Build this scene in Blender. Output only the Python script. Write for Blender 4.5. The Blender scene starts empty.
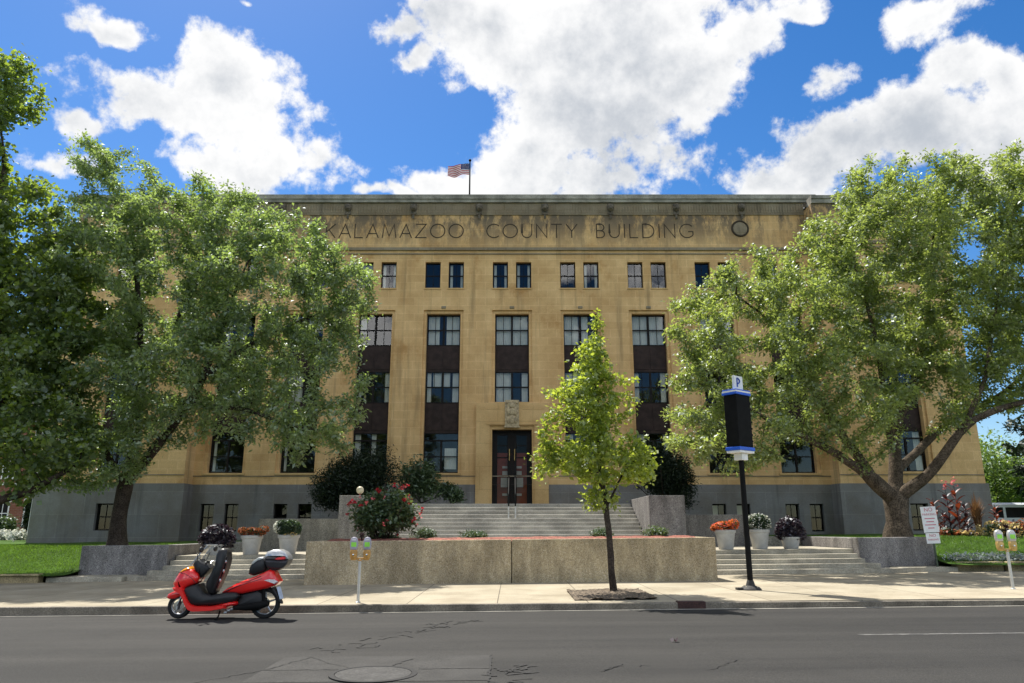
import bpy, math, random
import numpy as np
from mathutils import Vector, Matrix
R = math.radians
sc = bpy.context.scene
col = sc.collection
# ------------------------------------------------------------------ camera
F_PX = 740.0
TILT = math.atan(187 / F_PX)
CT, ST = math.cos(TILT), math.sin(TILT)
EYE = 1.6
cam = bpy.data.cameras.new('camera'); co = bpy.data.objects.new('camera', cam); col.objects.link(co)
cam.sensor_width = 36; cam.lens = 36 * F_PX / 1024
cam.clip_start = .1; cam.clip_end = 5000
co.location = (0, 0, EYE); co.rotation_euler = (R(90) + TILT, 0, 0)
sc.camera = co
sc.render.resolution_x = 1024; sc.render.resolution_y = 683
# ------------------------------------------------------------------ light
SUN_EL, SUN_AZ = R(58), R(-30)            # azimuth measured from +Y (away from the camera) towards +X
SUN_STRENGTH, SKY_STRENGTH, EXPOSURE = 3.0, 0.15, 1.45
sc.view_settings.view_transform = 'Standard'; sc.view_settings.look = 'None'
sc.view_settings.gamma = 1; sc.view_settings.exposure = EXPOSURE
sd = Vector((math.sin(SUN_AZ) * math.cos(SUN_EL), math.cos(SUN_AZ) * math.cos(SUN_EL), math.sin(SUN_EL)))
sl = bpy.data.lights.new('sun', 'SUN'); sl.energy = SUN_STRENGTH; sl.angle = R(.55); sl.color = (1, .95, .86)
so = bpy.data.objects.new('sun', sl); col.objects.link(so)
so.rotation_euler = sd.to_track_quat('Z', 'Y').to_euler(); so.location = (0, 0, 60)

def ray(x, y):
    dx = (x - 512) / F_PX; dy = (341.5 - y) / F_PX
    return dx, CT - dy * ST, dy * CT + ST
def at(x, y, Y):                          # the point of the place seen at a pixel, at a known distance
    a, b, u = ray(x, y); return Vector((a / b * Y, Y, EYE + u / b * Y))

def make_world():
    w = bpy.data.worlds.new('World'); sc.world = w; w.use_nodes = True
    nt = w.node_tree; N = nt.nodes; L = nt.links; N.clear()
    def nd(t, **k):
        n = N.new(t)
        for a, v in k.items(): setattr(n, a, v)
        return n
    def m(op, a, b=None, c=None, clamp=False):
        n = nd('ShaderNodeMath', operation=op); n.use_clamp = clamp
        for i, v in enumerate((a, b, c)):
            if v is None: continue
            if isinstance(v, (int, float)): n.inputs[i].default_value = v
            else: L.new(v, n.inputs[i])
        return n.outputs[0]
    def vm(op, a, b=None, out=0):
        n = nd('ShaderNodeVectorMath', operation=op)
        for i, v in enumerate((a, b)):
            if v is None: continue
            if isinstance(v, tuple): n.inputs[i].default_value = v
            else: L.new(v, n.inputs[i])
        return n.outputs[out]
    def sstep(v, a, b, lo=0, hi=1):
        n = nd('ShaderNodeMapRange', interpolation_type='SMOOTHSTEP'); L.new(v, n.inputs[0])
        for i, q in zip((1, 2, 3, 4), (a, b, lo, hi)): n.inputs[i].default_value = q
        return n.outputs[0]
    sky = nd('ShaderNodeTexSky', sky_type='NISHITA'); sky.sun_disc = False
    sky.sun_elevation = SUN_EL; sky.sun_rotation = SUN_AZ
    sky.air_density = 1.0; sky.dust_density = .25; sky.ozone_density = 2.5
    hs = nd('ShaderNodeHueSaturation'); hs.inputs['Saturation'].default_value = 1.36; hs.inputs['Value'].default_value = .35
    hs.inputs['Hue'].default_value = .505
    L.new(sky.outputs[0], hs.inputs['Color'])
    tc = nd('ShaderNodeTexCoord'); d = tc.outputs['Generated']
    sp = nd('ShaderNodeSeparateXYZ'); L.new(d, sp.inputs[0])
    az = m('ARCTAN2', sp.outputs[0], sp.outputs[1]); el = m('ARCSINE', sp.outputs[2])
    cb = nd('ShaderNodeCombineXYZ'); L.new(az, cb.inputs[0]); L.new(el, cb.inputs[1])
    def noise(scale, detail=6, rough=.6, off=0, src=d):
        n = nd('ShaderNodeTexNoise'); n.inputs['Scale'].default_value = scale; n.inputs['Detail'].default_value = detail
        n.inputs['Roughness'].default_value = rough
        if off: L.new(vm('ADD', src, (off, off * 1.7, off * .6)), n.inputs['Vector'])
        else: L.new(src, n.inputs['Vector'])
        return n
    wn = noise(5.5, 4, .55, 3.1)
    warp = vm('MULTIPLY', vm('SUBTRACT', wn.outputs['Color'], (.5, .5, .5)), (.16, .13, 0))
    V = vm('ADD', cb.outputs[0], warp)
    ell = [(238, 108, 70, 62), (165, 108, 80, 36), (85, 120, 40, 16), (288, 158, 34, 34), (225, 165, 70, 30), (52, 160, 38, 14),
           (590, 40, 135, 75), (575, 130, 95, 62), (690, 55, 62, 48), (500, 15, 55, 38), (520, 165, 50, 36), (640, 175, 66, 34), (470, 12, 40, 16),
           (945, 15, 95, 36), (835, 155, 85, 50), (905, 130, 70, 44), (985, 140, 70, 50), (822, 82, 30, 30), (965, 70, 45, 36),
           (770, 180, 60, 26), (1010, 90, 40, 40),
           (105, 17, 44, 12), (404, 26, 20, 13), (416, 60, 20, 8), (440, 182, 42, 16), (250, 8, 10, 7), (385, 195, 22, 6), (775, 10, 30, 12)]
    best = None
    for (x, y, rx, ry) in ell:
        def ae(px, py):
            a, b, u = ray(px, py); return math.atan2(a, b), math.asin(u / math.sqrt(a * a + b * b + u * u))
        a0, e0 = ae(x, y); ra = abs(ae(x + rx, y)[0] - a0) * 1.12; re = abs(ae(x, y - ry)[1] - e0) * 1.12
        q = vm('LENGTH', vm('MULTIPLY', vm('SUBTRACT', V, (a0, e0, 0)), (1 / ra, 1 / re, 0)), out=1)
        size = min(1.0, .30 + ry / 80)
        q = m('MULTIPLY', m('SUBTRACT', 1.0, q), size)
        best = q if best is None else m('SMOOTH_MAX', best, q, .08)
    # unseen clouds added over the rest of the sky to fill the shaded facade
    gen = noise(2.6, 5, .55, 11.3)
    rest = m('MULTIPLY', m('SUBTRACT', gen.outputs[0], .46), 3.2)
    out_az = sstep(m('ABSOLUTE', az), .68, .85)
    out_el = sstep(el, .66, .8)
    outside = m('MAXIMUM', out_az, out_el)
    rest = m('ADD', m('MULTIPLY', m('SUBTRACT', outside, 1.0), 3.0), rest)
    rest = m('ADD', rest, m('MULTIPLY', sstep(el, .06, .26, 1, 0), -1.6))
    best = m('MAXIMUM', best, rest)
    fb = noise(9.5, 11, .625, 1.3); fb2 = noise(38, 6, .58, 5.1)
    dens = m('ADD', best, m('MULTIPLY', m('SUBTRACT', fb.outputs[0], .5), 2.5))
    dens = m('ADD', dens, m('MULTIPLY', m('SUBTRACT', fb2.outputs[0], .5), .42))
    alpha = sstep(dens, -.06, .26)
    # relief: the same billows sampled a little towards the sun
    up_ = vm('ADD', d, tuple(v * .022 for v in (sd.x - .0, 0, sd.z)))
    fs = nd('ShaderNodeTexNoise'); fs.inputs['Scale'].default_value = 9.5; fs.inputs['Detail'].default_value = 10; fs.inputs['Roughness'].default_value = .625
    L.new(vm('ADD', up_, (1.3, 1.3 * 1.7, 1.3 * .6)), fs.inputs['Vector'])
    relief = m('MULTIPLY', m('SUBTRACT', fs.outputs[0], fb.outputs[0]), 2.0)
    sh = noise(5.0, 6, .5, 7.7)
    core = m('ADD', m('MULTIPLY', dens, .55), m('MULTIPLY', m('SUBTRACT', sh.outputs[0], .5), 2.2))
    shade = sstep(m('ADD', core, relief), .0, .95)
    mixc = nd('ShaderNodeMix', data_type='RGBA'); L.new(shade, mixc.inputs[0])
    CL = 2.5
    mixc.inputs[6].default_value = (CL * 1.0, CL * 1.0, CL * 1.0, 1); mixc.inputs[7].default_value = (CL * .52, CL * .56, CL * .62, 1)
    # unseen clouds opposite the sun are boosted to brighten the shaded facade
    dt = vm('DOT_PRODUCT', d, tuple(sd), out=1)
    fill_gain = sstep(dt, .35, -.35, 1.0, 4.3)
    cl2 = nd('ShaderNodeVectorMath', operation='SCALE'); L.new(mixc.outputs[2], cl2.inputs[0]); L.new(fill_gain, cl2.inputs['Scale'])
    mx = nd('ShaderNodeMix', data_type='RGBA'); L.new(alpha, mx.inputs[0]); L.new(hs.outputs[0], mx.inputs[6]); L.new(cl2.outputs[0], mx.inputs[7])
    bg = nd('ShaderNodeBackground'); bg.inputs['Strength'].default_value = SKY_STRENGTH
    L.new(mx.outputs[2], bg.inputs['Color'])
    o = nd('ShaderNodeOutputWorld'); L.new(bg.outputs[0], o.inputs['Surface'])
    w.cycles.sampling_method = 'MANUAL'; w.cycles.sample_map_resolution = 1024
make_world()
sc.cycles.transparent_max_bounces = 12

# ------------------------------------------------------------------ helpers
def tag(o, label=None, cat=None, group=None, kind=None):
    for k, v in (('label', label), ('category', cat), ('group', group), ('kind', kind)):
        if v: o[k] = v
    return o
def empty(name, loc=(0, 0, 0), label=None, cat=None, group=None):
    o = bpy.data.objects.new(name, None); col.objects.link(o); o.location = loc; o.empty_display_size = .2
    return tag(o, label, cat, group)
SLOPE = .010
def gz(x): return SLOPE * max(-60, min(60, x))

class MB:
    def __init__(s): s.v = []; s.f = []; s.m = []; s.mi = 0
    def add(s, vs, fs):
        b = len(s.v); s.v += [tuple(p) for p in vs]
        for f in fs: s.f.append([b + i for i in f]); s.m.append(s.mi)
        return s
    def box(s, x0, x1, y0, y1, z0, z1):
        return s.add([(x0, y0, z0), (x1, y0, z0), (x1, y1, z0), (x0, y1, z0), (x0, y0, z1), (x1, y0, z1), (x1, y1, z1), (x0, y1, z1)],
                     [(3, 2, 1, 0), (4, 5, 6, 7), (0, 1, 5, 4), (1, 2, 6, 5), (2, 3, 7, 6), (3, 0, 4, 7)])
    def quad(s, a, b, c, d): return s.add([a, b, c, d], [(0, 1, 2, 3)])
    def tube(s, pts, rad, n=8, caps=True):
        pts = [Vector(p) for p in pts]
        if isinstance(rad, (int, float)): rad = [rad] * len(pts)
        vs = []; u = None
        for i, p in enumerate(pts):
            t = (pts[min(i + 1, len(pts) - 1)] - pts[max(i - 1, 0)])
            if t.length < 1e-9: t = Vector((0, 0, 1))
            t.normalize()
            if u is None: u = t.orthogonal().normalized()
            else:
                u = u - t * u.dot(t)
                u = u.normalized() if u.length > 1e-6 else t.orthogonal().normalized()
            w = t.cross(u)
            for k in range(n):
                a = 2 * math.pi * k / n
                vs.append(p + (u * math.cos(a) + w * math.sin(a)) * rad[i])
        fs = []
        for i in range(len(pts) - 1):
            for k in range(n):
                fs.append((i * n + k, i * n + (k + 1) % n, (i + 1) * n + (k + 1) % n, (i + 1) * n + k))
        if caps: fs.append(tuple(range(n - 1, -1, -1))); fs.append(tuple(range((len(pts) - 1) * n, len(pts) * n)))
        return s.add(vs, fs)
    def lathe(s, prof, n=24, c=(0, 0, 0), sy=1.0):
        vs = [(c[0] + r * math.cos(2 * math.pi * k / n), c[1] + sy * r * math.sin(2 * math.pi * k / n), c[2] + z) for r, z in prof for k in range(n)]
        fs = [(i * n + k, i * n + (k + 1) % n, (i + 1) * n + (k + 1) % n, (i + 1) * n + k) for i in range(len(prof) - 1) for k in range(n)]
        fs.append(tuple(range(n - 1, -1, -1))); fs.append(tuple(range((len(prof) - 1) * n, len(prof) * n)))
        return s.add(vs, fs)
    def ball(s, c, rx, ry=None, rz=None, n=16):
        ry = ry or rx; rz = rz or rx; k2 = n // 2
        vs = []; fs = []
        for i in range(k2 + 1):
            th = math.pi * i / k2
            for k in range(n):
                a = 2 * math.pi * k / n
                vs.append((c[0] + rx * math.sin(th) * math.cos(a), c[1] + ry * math.sin(th) * math.sin(a), c[2] + rz * math.cos(th)))
        for i in range(k2):
            for k in range(n): fs.append((i * n + k, (i + 1) * n + k, (i + 1) * n + (k + 1) % n, i * n + (k + 1) % n))
        return s.add(vs, fs)
    def prism(s, poly, y0, y1):            # polygon in x,z pushed along y
        n = len(poly)
        return s.add([(x, y0, z) for x, z in poly] + [(x, y1, z) for x, z in poly],
                     [tuple(range(n)), tuple(range(2 * n - 1, n - 1, -1))] + [(i, i + n, (i + 1) % n + n, (i + 1) % n) for i in range(n)])
    def puff(s, poly, hw, rnd, yc=0.0, steps=4, flat=.55):   # rounded slab: outline in x,z, half width hw, edges rolled over by rnd
        n = len(poly); P = [Vector((x, z)) for x, z in poly]
        area = sum(P[i].x * P[(i + 1) % n].y - P[(i + 1) % n].x * P[i].y for i in range(n))
        sg = 1 if area > 0 else -1
        nor = []
        for i in range(n):
            a = P[i] - P[i - 1]; b = P[(i + 1) % n] - P[i]
            na = Vector((-a.y, a.x)).normalized() * sg; nb = Vector((-b.y, b.x)).normalized() * sg
            t = na + nb
            nor.append(t.normalized() / max(.55, math.sqrt(max(.0, (1 + na.dot(nb)) / 2))) if t.length > 1e-4 else na)
        lay = []
        for j in range(-steps, steps + 1):
            t = j / steps; w = hw * (abs(t) ** .7 * (1 if t > 0 else -1)) if j else 0
            k = max(0, (abs(t) - (1 - flat)) / flat)
            lay.append((w, rnd * (1 - math.sqrt(max(0, 1 - k * k * .98)))))
        vs = []; fs = []
        for w, d in lay:
            for i in range(n): q = P[i] + nor[i] * d; vs.append((q.x, yc + w, q.y))
        m = len(lay)
        for j in range(m - 1):
            for i in range(n): fs.append((j * n + i, j * n + (i + 1) % n, (j + 1) * n + (i + 1) % n, (j + 1) * n + i))
        fs.append(tuple(range(n))); fs.append(tuple(range(m * n - 1, (m - 1) * n - 1, -1)))
        return s.add(vs, fs)
    def build(s, name, mats, parent=None, smooth=False, slope=False, bevel=0, recalc=True):
        me = bpy.data.meshes.new(name)
        if slope: s.v = [(x, y, z + gz(x)) for x, y, z in s.v]
        me.from_pydata(s.v, [], s.f)
        for mm in (mats if isinstance(mats, (list, tuple)) else [mats]): me.materials.append(mm)
        me.polygons.foreach_set('material_index', s.m)
        if recalc:
            import bmesh
            bm = bmesh.new(); bm.from_mesh(me); bmesh.ops.recalc_face_normals(bm, faces=bm.faces); bm.to_mesh(me); bm.free()
        if smooth:
            me.polygons.foreach_set('use_smooth', [True] * len(me.polygons))
            try: me.set_sharp_from_angle(angle=R(50 if smooth is True else smooth))
            except Exception: pass
        me.update()
        o = bpy.data.objects.new(name, me); col.objects.link(o)
        if parent: o.parent = parent
        if bevel:
            b = o.modifiers.new('bevel', 'BEVEL'); b.width = bevel; b.segments = 2; b.limit_method = 'ANGLE'
        return o

# ------------------------------------------------------------------ materials
def new_mat(name):
    m = bpy.data.materials.new(name); m.use_nodes = True
    return m, m.node_tree.nodes, m.node_tree.links, m.node_tree.nodes['Principled BSDF']
def mixc(N, L, fac, a, b, blend='MIX'):
    n = N.new('ShaderNodeMix'); n.data_type = 'RGBA'; n.blend_type = blend
    for i, v in ((0, fac), (6, a), (7, b)):
        if isinstance(v, (int, float)): n.inputs[i].default_value = v
        elif isinstance(v, tuple): n.inputs[i].default_value = (*v, 1)
        else: L.new(v, n.inputs[i])
    return n.outputs[2]
def noise(N, L, vec, scale, detail=5, rough=.55):
    n = N.new('ShaderNodeTexNoise'); n.inputs['Scale'].default_value = scale; n.inputs['Detail'].default_value = detail
    n.inputs['Roughness'].default_value = rough
    if vec: L.new(vec, n.inputs['Vector'])
    return n.outputs[0]
def rng(N, L, v, a, b, lo=0., hi=1.):
    n = N.new('ShaderNodeMapRange'); n.interpolation_type = 'SMOOTHSTEP'; L.new(v, n.inputs[0])
    for i, q in zip((1, 2, 3, 4), (a, b, lo, hi)): n.inputs[i].default_value = q
    return n.outputs[0]
def scaled(N, L, vec, s, loc=(0, 0, 0)):
    n = N.new('ShaderNodeMapping'); n.inputs['Scale'].default_value = s; n.inputs['Location'].default_value = loc
    L.new(vec, n.inputs[0]); return n.outputs[0]
def objco(N): return N.new('ShaderNodeTexCoord').outputs['Object']
def mul(c, k): return tuple(min(1, x * k) for x in c)
def bump(N, L, b, h, strength, dist=.01):
    n = N.new('ShaderNodeBump'); n.inputs['Strength'].default_value = strength; n.inputs['Distance'].default_value = dist
    L.new(h, n.inputs['Height']); L.new(n.outputs[0], b.inputs['Normal'])
def mat(name, c, rough=.7, var=.2, vs=2.5, fine=.15, fs=60, metal=0., spec=.4, bmp=.2, bs=40, coat=0):
    m, N, L, b = new_mat(name); oc = objco(N)
    a = rng(N, L, noise(N, L, oc, vs), .3, .7)
    k = mixc(N, L, a, mul(c, 1 - var), mul(c, 1 + var))
    if fine:
        f = rng(N, L, noise(N, L, oc, fs, 3), .35, .65)
        k = mixc(N, L, 1.0, k, mixc(N, L, f, (1 - fine,) * 3, (1 + fine,) * 3), 'MULTIPLY')
    L.new(k, b.inputs['Base Color']); b.inputs['Roughness'].default_value = rough; b.inputs['Metallic'].default_value = metal
    b.inputs['Specular IOR Level'].default_value = spec
    if coat: b.inputs['Coat Weight'].default_value = coat; b.inputs['Coat Roughness'].default_value = .06
    if bmp: bump(N, L, b, noise(N, L, oc, bs, 4), bmp)
    return m
def aggregate(name, base, dark, light, scale=70, stain=.35):
    m, N, L, b = new_mat(name); oc = objco(N)
    v = N.new('ShaderNodeTexVoronoi'); v.inputs['Scale'].default_value = scale; L.new(oc, v.inputs['Vector'])
    sv = N.new('ShaderNodeSeparateXYZ'); L.new(v.outputs['Color'], sv.inputs[0])
    k = mixc(N, L, rng(N, L, sv.outputs[0], .0, .45), dark, base)
    k = mixc(N, L, rng(N, L, sv.outputs[1], .72, .95), k, light)
    st = rng(N, L, noise(N, L, scaled(N, L, oc, (1.2, 1.2, .35)), 1.6, 7, .65), .35, .7)
    k = mixc(N, L, 1.0, k, mixc(N, L, st, (1 - stain,) * 3, (1.1,) * 3), 'MULTIPLY')
    L.new(k, b.inputs['Base Color']); b.inputs['Roughness'].default_value = .85; b.inputs['Specular IOR Level'].default_value = .25
    bump(N, L, b, v.outputs['Distance'], .5, .012)
    return m
def ashlar(name, c, c2, mortar, bw, bh, weather=0, streak=0, msize=.012):
    m, N, L, b = new_mat(name); oc = objco(N)
    s = N.new('ShaderNodeSeparateXYZ'); L.new(oc, s.inputs[0])
    ad = N.new('ShaderNodeMath'); ad.operation = 'ADD'; L.new(s.outputs[0], ad.inputs[0]); L.new(s.outputs[1], ad.inputs[1])
    cb = N.new('ShaderNodeCombineXYZ'); L.new(ad.outputs[0], cb.inputs[0]); L.new(s.outputs[2], cb.inputs[1])
    br = N.new('ShaderNodeTexBrick'); L.new(cb.outputs[0], br.inputs['Vector'])
    br.inputs['Scale'].default_value = 1; br.inputs['Brick Width'].default_value = bw; br.inputs['Row Height'].default_value = bh
    br.inputs['Mortar Size'].default_value = msize; br.inputs['Mortar Smooth'].default_value = .3; br.inputs['Bias'].default_value = 0
    br.inputs['Color1'].default_value = (*c, 1); br.inputs['Color2'].default_value = (*c2, 1); br.inputs['Mortar'].default_value = (*mortar, 1)
    k = br.outputs['Color']
    big = rng(N, L, noise(N, L, oc, .55, 8, .65), .3, .72)
    k = mixc(N, L, 1.0, k, mixc(N, L, big, (.80, .73, .64), (1.08, 1.08, 1.06)), 'MULTIPLY')
    fn = rng(N, L, noise(N, L, oc, 26, 5, .7), .3, .7)
    k = mixc(N, L, 1.0, k, mixc(N, L, fn, (.88,) * 3, (1.1,) * 3), 'MULTIPLY')
    if weather:
        pt = rng(N, L, noise(N, L, scaled(N, L, oc, (1, 1, .8), (3.3, 0, 1.7)), .42, 9, .7), .55, .68)
        k = mixc(N, L, 1.0, k, mixc(N, L, pt, (1.06, 1.06, 1.06), (.86, .78, .68)), 'MULTIPLY')
    if streak:
        stv = noise(N, L, scaled(N, L, oc, (1.7, 1.7, .12)), 1.3, 6, .6)
        k = mixc(N, L, rng(N, L, stv, .53, .74, 0, streak), k, mul(c, .42))
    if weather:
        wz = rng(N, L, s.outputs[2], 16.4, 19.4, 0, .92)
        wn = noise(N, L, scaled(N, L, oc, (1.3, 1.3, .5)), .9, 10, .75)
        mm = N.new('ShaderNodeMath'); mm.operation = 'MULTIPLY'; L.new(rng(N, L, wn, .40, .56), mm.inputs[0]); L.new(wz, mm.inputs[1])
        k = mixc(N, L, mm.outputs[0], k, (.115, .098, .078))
    L.new(k, b.inputs['Base Color']); b.inputs['Roughness'].default_value = .88; b.inputs['Specular IOR Level'].default_value = .2
    bump(N, L, b, fn, .25, .01)
    return m
def leafmat(name, c, trans, gloss=.12, var=.35, tw=.42):
    m, N, L, b = new_mat(name); N.remove(b); out = N['Material Output']
    g = N.new('ShaderNodeNewGeometry'); oc = objco(N)
    rr = rng(N, L, g.outputs['Random Per Island'], 0, 1)
    cl = rng(N, L, noise(N, L, oc, .9, 3), .35, .65)
    f = mixc(N, L, .4, rr, cl)
    k = mixc(N, L, f, (c[0] * (1 - var), c[1] * (1 - var * .8), c[2] * (1 - var * .3)), (c[0] * (1 + var), c[1] * (1 + var * .7), c[2] * (1 + var * .2)))
    t = mixc(N, L, f, mul(trans, 1 - var * .7), mul(trans, 1 + var * .7))
    d = N.new('ShaderNodeBsdfDiffuse'); L.new(k, d.inputs[0])
    tr = N.new('ShaderNodeBsdfTranslucent'); L.new(t, tr.inputs[0])
    mx = N.new('ShaderNodeMixShader'); mx.inputs[0].default_value = tw; L.new(d.outputs[0], mx.inputs[1]); L.new(tr.outputs[0], mx.inputs[2])
    gl = N.new('ShaderNodeBsdfGlossy'); gl.inputs['Roughness'].default_value = .5; gl.inputs[0].default_value = (.9, .95, 1, 1)
    m2 = N.new('ShaderNodeMixShader'); m2.inputs[0].default_value = gloss * .6; L.new(mx.outputs[0], m2.inputs[1]); L.new(gl.outputs[0], m2.inputs[2])
    L.new(m2.outputs[0], out.inputs['Surface'])
    return m
def glassmat(name, refl=.06, tint=(.75, .8, .82)):
    m, N, L, b = new_mat(name); N.remove(b); out = N['Material Output']
    t = N.new('ShaderNodeBsdfTransparent'); t.inputs[0].default_value = (*tint, 1)
    g = N.new('ShaderNodeBsdfGlossy'); g.inputs['Roughness'].default_value = .02
    bp = N.new('ShaderNodeBump'); bp.inputs['Strength'].default_value = .06; bp.inputs['Distance'].default_value = .02
    L.new(noise(N, L, objco(N), 1.6, 2), bp.inputs['Height']); L.new(bp.outputs[0], g.inputs['Normal'])
    lw = N.new('ShaderNodeLayerWeight'); lw.inputs[0].default_value = .3
    f = rng(N, L, lw.outputs['Facing'], 0, 1, refl, .9)
    x = N.new('ShaderNodeMixShader'); L.new(f, x.inputs[0]); L.new(t.outputs[0], x.inputs[1]); L.new(g.outputs[0], x.inputs[2])
    L.new(x.outputs[0], out.inputs['Surface'])
    return m

M = {}
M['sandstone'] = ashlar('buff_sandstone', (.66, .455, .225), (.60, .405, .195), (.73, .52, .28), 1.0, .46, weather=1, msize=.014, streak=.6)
M['sandtrim'] = ashlar('buff_trim', (.64, .445, .215), (.61, .42, .20), (.48, .33, .15), 1.9, 1.2)
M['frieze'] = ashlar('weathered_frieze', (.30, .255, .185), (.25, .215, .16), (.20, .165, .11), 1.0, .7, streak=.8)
M['granite'] = ashlar('grey_granite_base', (.225, .225, .225), (.20, .20, .20), (.28, .28, .275), 2.6, 1.15, streak=.55)
M['bronze'] = mat('dark_bronze_spandrel', (.032, .020, .017), .6, .3, 3, .15, 40, 0, .2, .05)
M['frame'] = mat('black_window_frame', (.016, .014, .013), .6, .2, 3, 0, bmp=0, spec=.12)
M['glass'] = glassmat('window_glass')
M['glass_dark'] = glassmat('door_glass', .02, (.6, .6, .6))
M['curtain'] = mat('white_curtain', (.82, .77, .66), .9, .06, 4, 0, bmp=.3, bs=14)
M['interior'] = mat('dark_interior', (.03, .03, .034), .9, .3, 1, 0, bmp=0)
M['interior_red'] = mat('red_lobby_panel', (.55, .10, .05), .7, .2, 2, 0, bmp=0)
M['letter'] = mat('incised_letter', (.05, .037, .025), .9, .2, 4, 0, bmp=0)
M['relief'] = mat('carved_pale_stone', (.42, .34, .21), .9, .3, 8, .2, 50, bmp=.5, bs=18)
M['lion'] = mat('sooty_carved_stone', (.12, .10, .075), .9, .4, 5, .3, 30)
M['coping'] = mat('roof_coping', (.27, .255, .215), .8, .4, 1.2, .2, 25, bmp=.2)
M['roof'] = mat('roof_gravel', (.2, .19, .18), .95, .2, 1, .2, 30)
M['agg'] = aggregate('brown_exposed_aggregate', (.48, .385, .24), (.28, .22, .135), (.62, .53, .385), 58, .42)
M['agg_grey'] = aggregate('grey_exposed_aggregate', (.34, .32, .27), (.19, .175, .15), (.48, .46, .41), 52, .42)
M['granwall'] = aggregate('speckled_granite_wall', (.25, .235, .225), (.13, .12, .12), (.38, .36, .34), 52, .42)
M['step'] = mat('stone_step', (.34, .31, .245), .85, .28, 1.3, .18, 30, spec=.25, bmp=.3)
M['step_up'] = mat('grey_stone_step', (.33, .31, .265), .85, .22, 1.3, .18, 30, spec=.25, bmp=.3)
M['mulch'] = mat('red_mulch', (.24, .085, .06), .95, .45, 9, .5, 40, bmp=1.0, bs=30)
M['woodchip'] = mat('brown_woodchip', (.13, .10, .07), .95, .5, 14, .5, 50, bmp=1.0, bs=30)
M['soil'] = mat('soil', (.06, .045, .03), .95, .4, 6, .3, 40, bmp=.8)
M['bark'] = mat('grey_brown_bark', (.085, .066, .048), .95, .35, 3, .45, 22, spec=.15, bmp=1.0, bs=14)
M['bark_dark'] = mat('dark_bark', (.045, .035, .028), .95, .35, 3, .4, 26, spec=.15, bmp=.8, bs=18)
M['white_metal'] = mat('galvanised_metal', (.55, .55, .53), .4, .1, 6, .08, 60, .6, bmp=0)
M['black_metal'] = mat('black_painted_metal', (.009, .009, .009), .75, .2, 5, 0, bmp=0, spec=.1)
M['chrome'] = mat('bright_metal', (.7, .7, .7), .18, .05, 5, 0, metal=1, bmp=0)
M['pot'] = mat('pale_grey_pot', (.44, .43, .40), .6, .1, 4, .06, 40, bmp=.1)
M['white'] = mat('white_paint', (.80, .80, .78), .5, .05, 4, 0, bmp=0)
M['blue'] = mat('blue_plastic', (.02, .11, .62), .35, .1, 4, 0, bmp=0)
M['blueink'] = mat('blue_lettering', (.03, .08, .38), .5, .1, 4, 0, bmp=0)
M['redink'] = mat('red_lettering', (.55, .16, .2), .5, .1, 4, 0, bmp=0)
M['red'] = mat('glossy_red_paint', (.80, .016, .014), .28, .05, 3, 0, spec=.5, bmp=0, coat=.8)
M['blackplastic'] = mat('black_plastic', (.018, .018, .019), .5, .2, 6, 0, bmp=.05)
M['leather'] = mat('black_seat_vinyl', (.014, .014, .015), .42, .2, 6, 0, bmp=.2, bs=60)
M['rubber'] = mat('tyre_rubber', (.012, .012, .012), .8, .2, 6, 0, bmp=.2)
M['silver'] = mat('silver_plastic', (.48, .49, .50), .3, .08, 5, 0, metal=.6, bmp=0)
M['amber'] = mat('amber_lens', (.85, .30, .02), .2, .1, 5, 0, bmp=0)
M['redlens'] = mat('red_lens', (.75, .03, .05), .15, .1, 5, 0, bmp=0, coat=.5)
M['clearlens'] = mat('clear_lens', (.7, .66, .66), .12, .15, 20, 0, bmp=0)
M['screen'] = glassmat('clear_windscreen', .12, (.9, .92, .93))
M['green_sticker'] = mat('lime_green_sticker', (.30, .72, .08), .5, .1, 6, 0, bmp=0)
M['tan_case'] = mat('tan_meter_case', (.50, .27, .07), .45, .2, 12, .1, 60, bmp=.1)
M['grey_dome'] = mat('grey_meter_dome', (.36, .34, .40), .35, .1, 6, 0, bmp=0)
M['gold_case'] = mat('gold_meter_case', (.50, .34, .12), .4, .2, 10, 0, metal=.4, bmp=0)
M['rust'] = mat('rusty_iron', (.05, .024, .02), .8, .4, 8, .3, 50, bmp=.4)
M['iron'] = mat('worn_iron', (.030, .029, .028), .7, .35, 5, .35, 40, .1, bmp=.9, bs=30)
M['crack'] = mat('bitumen_crack', (.010, .010, .010), .8, .2, 8, 0, bmp=0)
M['globe'] = mat('opal_globe', (.62, .55, .38), .4, .05, 5, 0, bmp=0)
M['brick'] = ashlar('red_brick', (.30, .12, .085), (.25, .10, .075), (.34, .27, .22), .45, .15)
M['flag_red'] = mat('flag_red', (.50, .03, .05), .8, .1, 5, 0, bmp=0)
M['flag_blue'] = mat('flag_blue', (.02, .025, .14), .8, .1, 5, 0, bmp=0)
M['flag_white'] = mat('flag_white', (.78, .76, .76), .8, .05, 5, 0, bmp=0)
M['vanpaint'] = mat('pale_van_paint', (.62, .66, .70), .3, .04, 3, 0, bmp=0, coat=.5)
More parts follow.
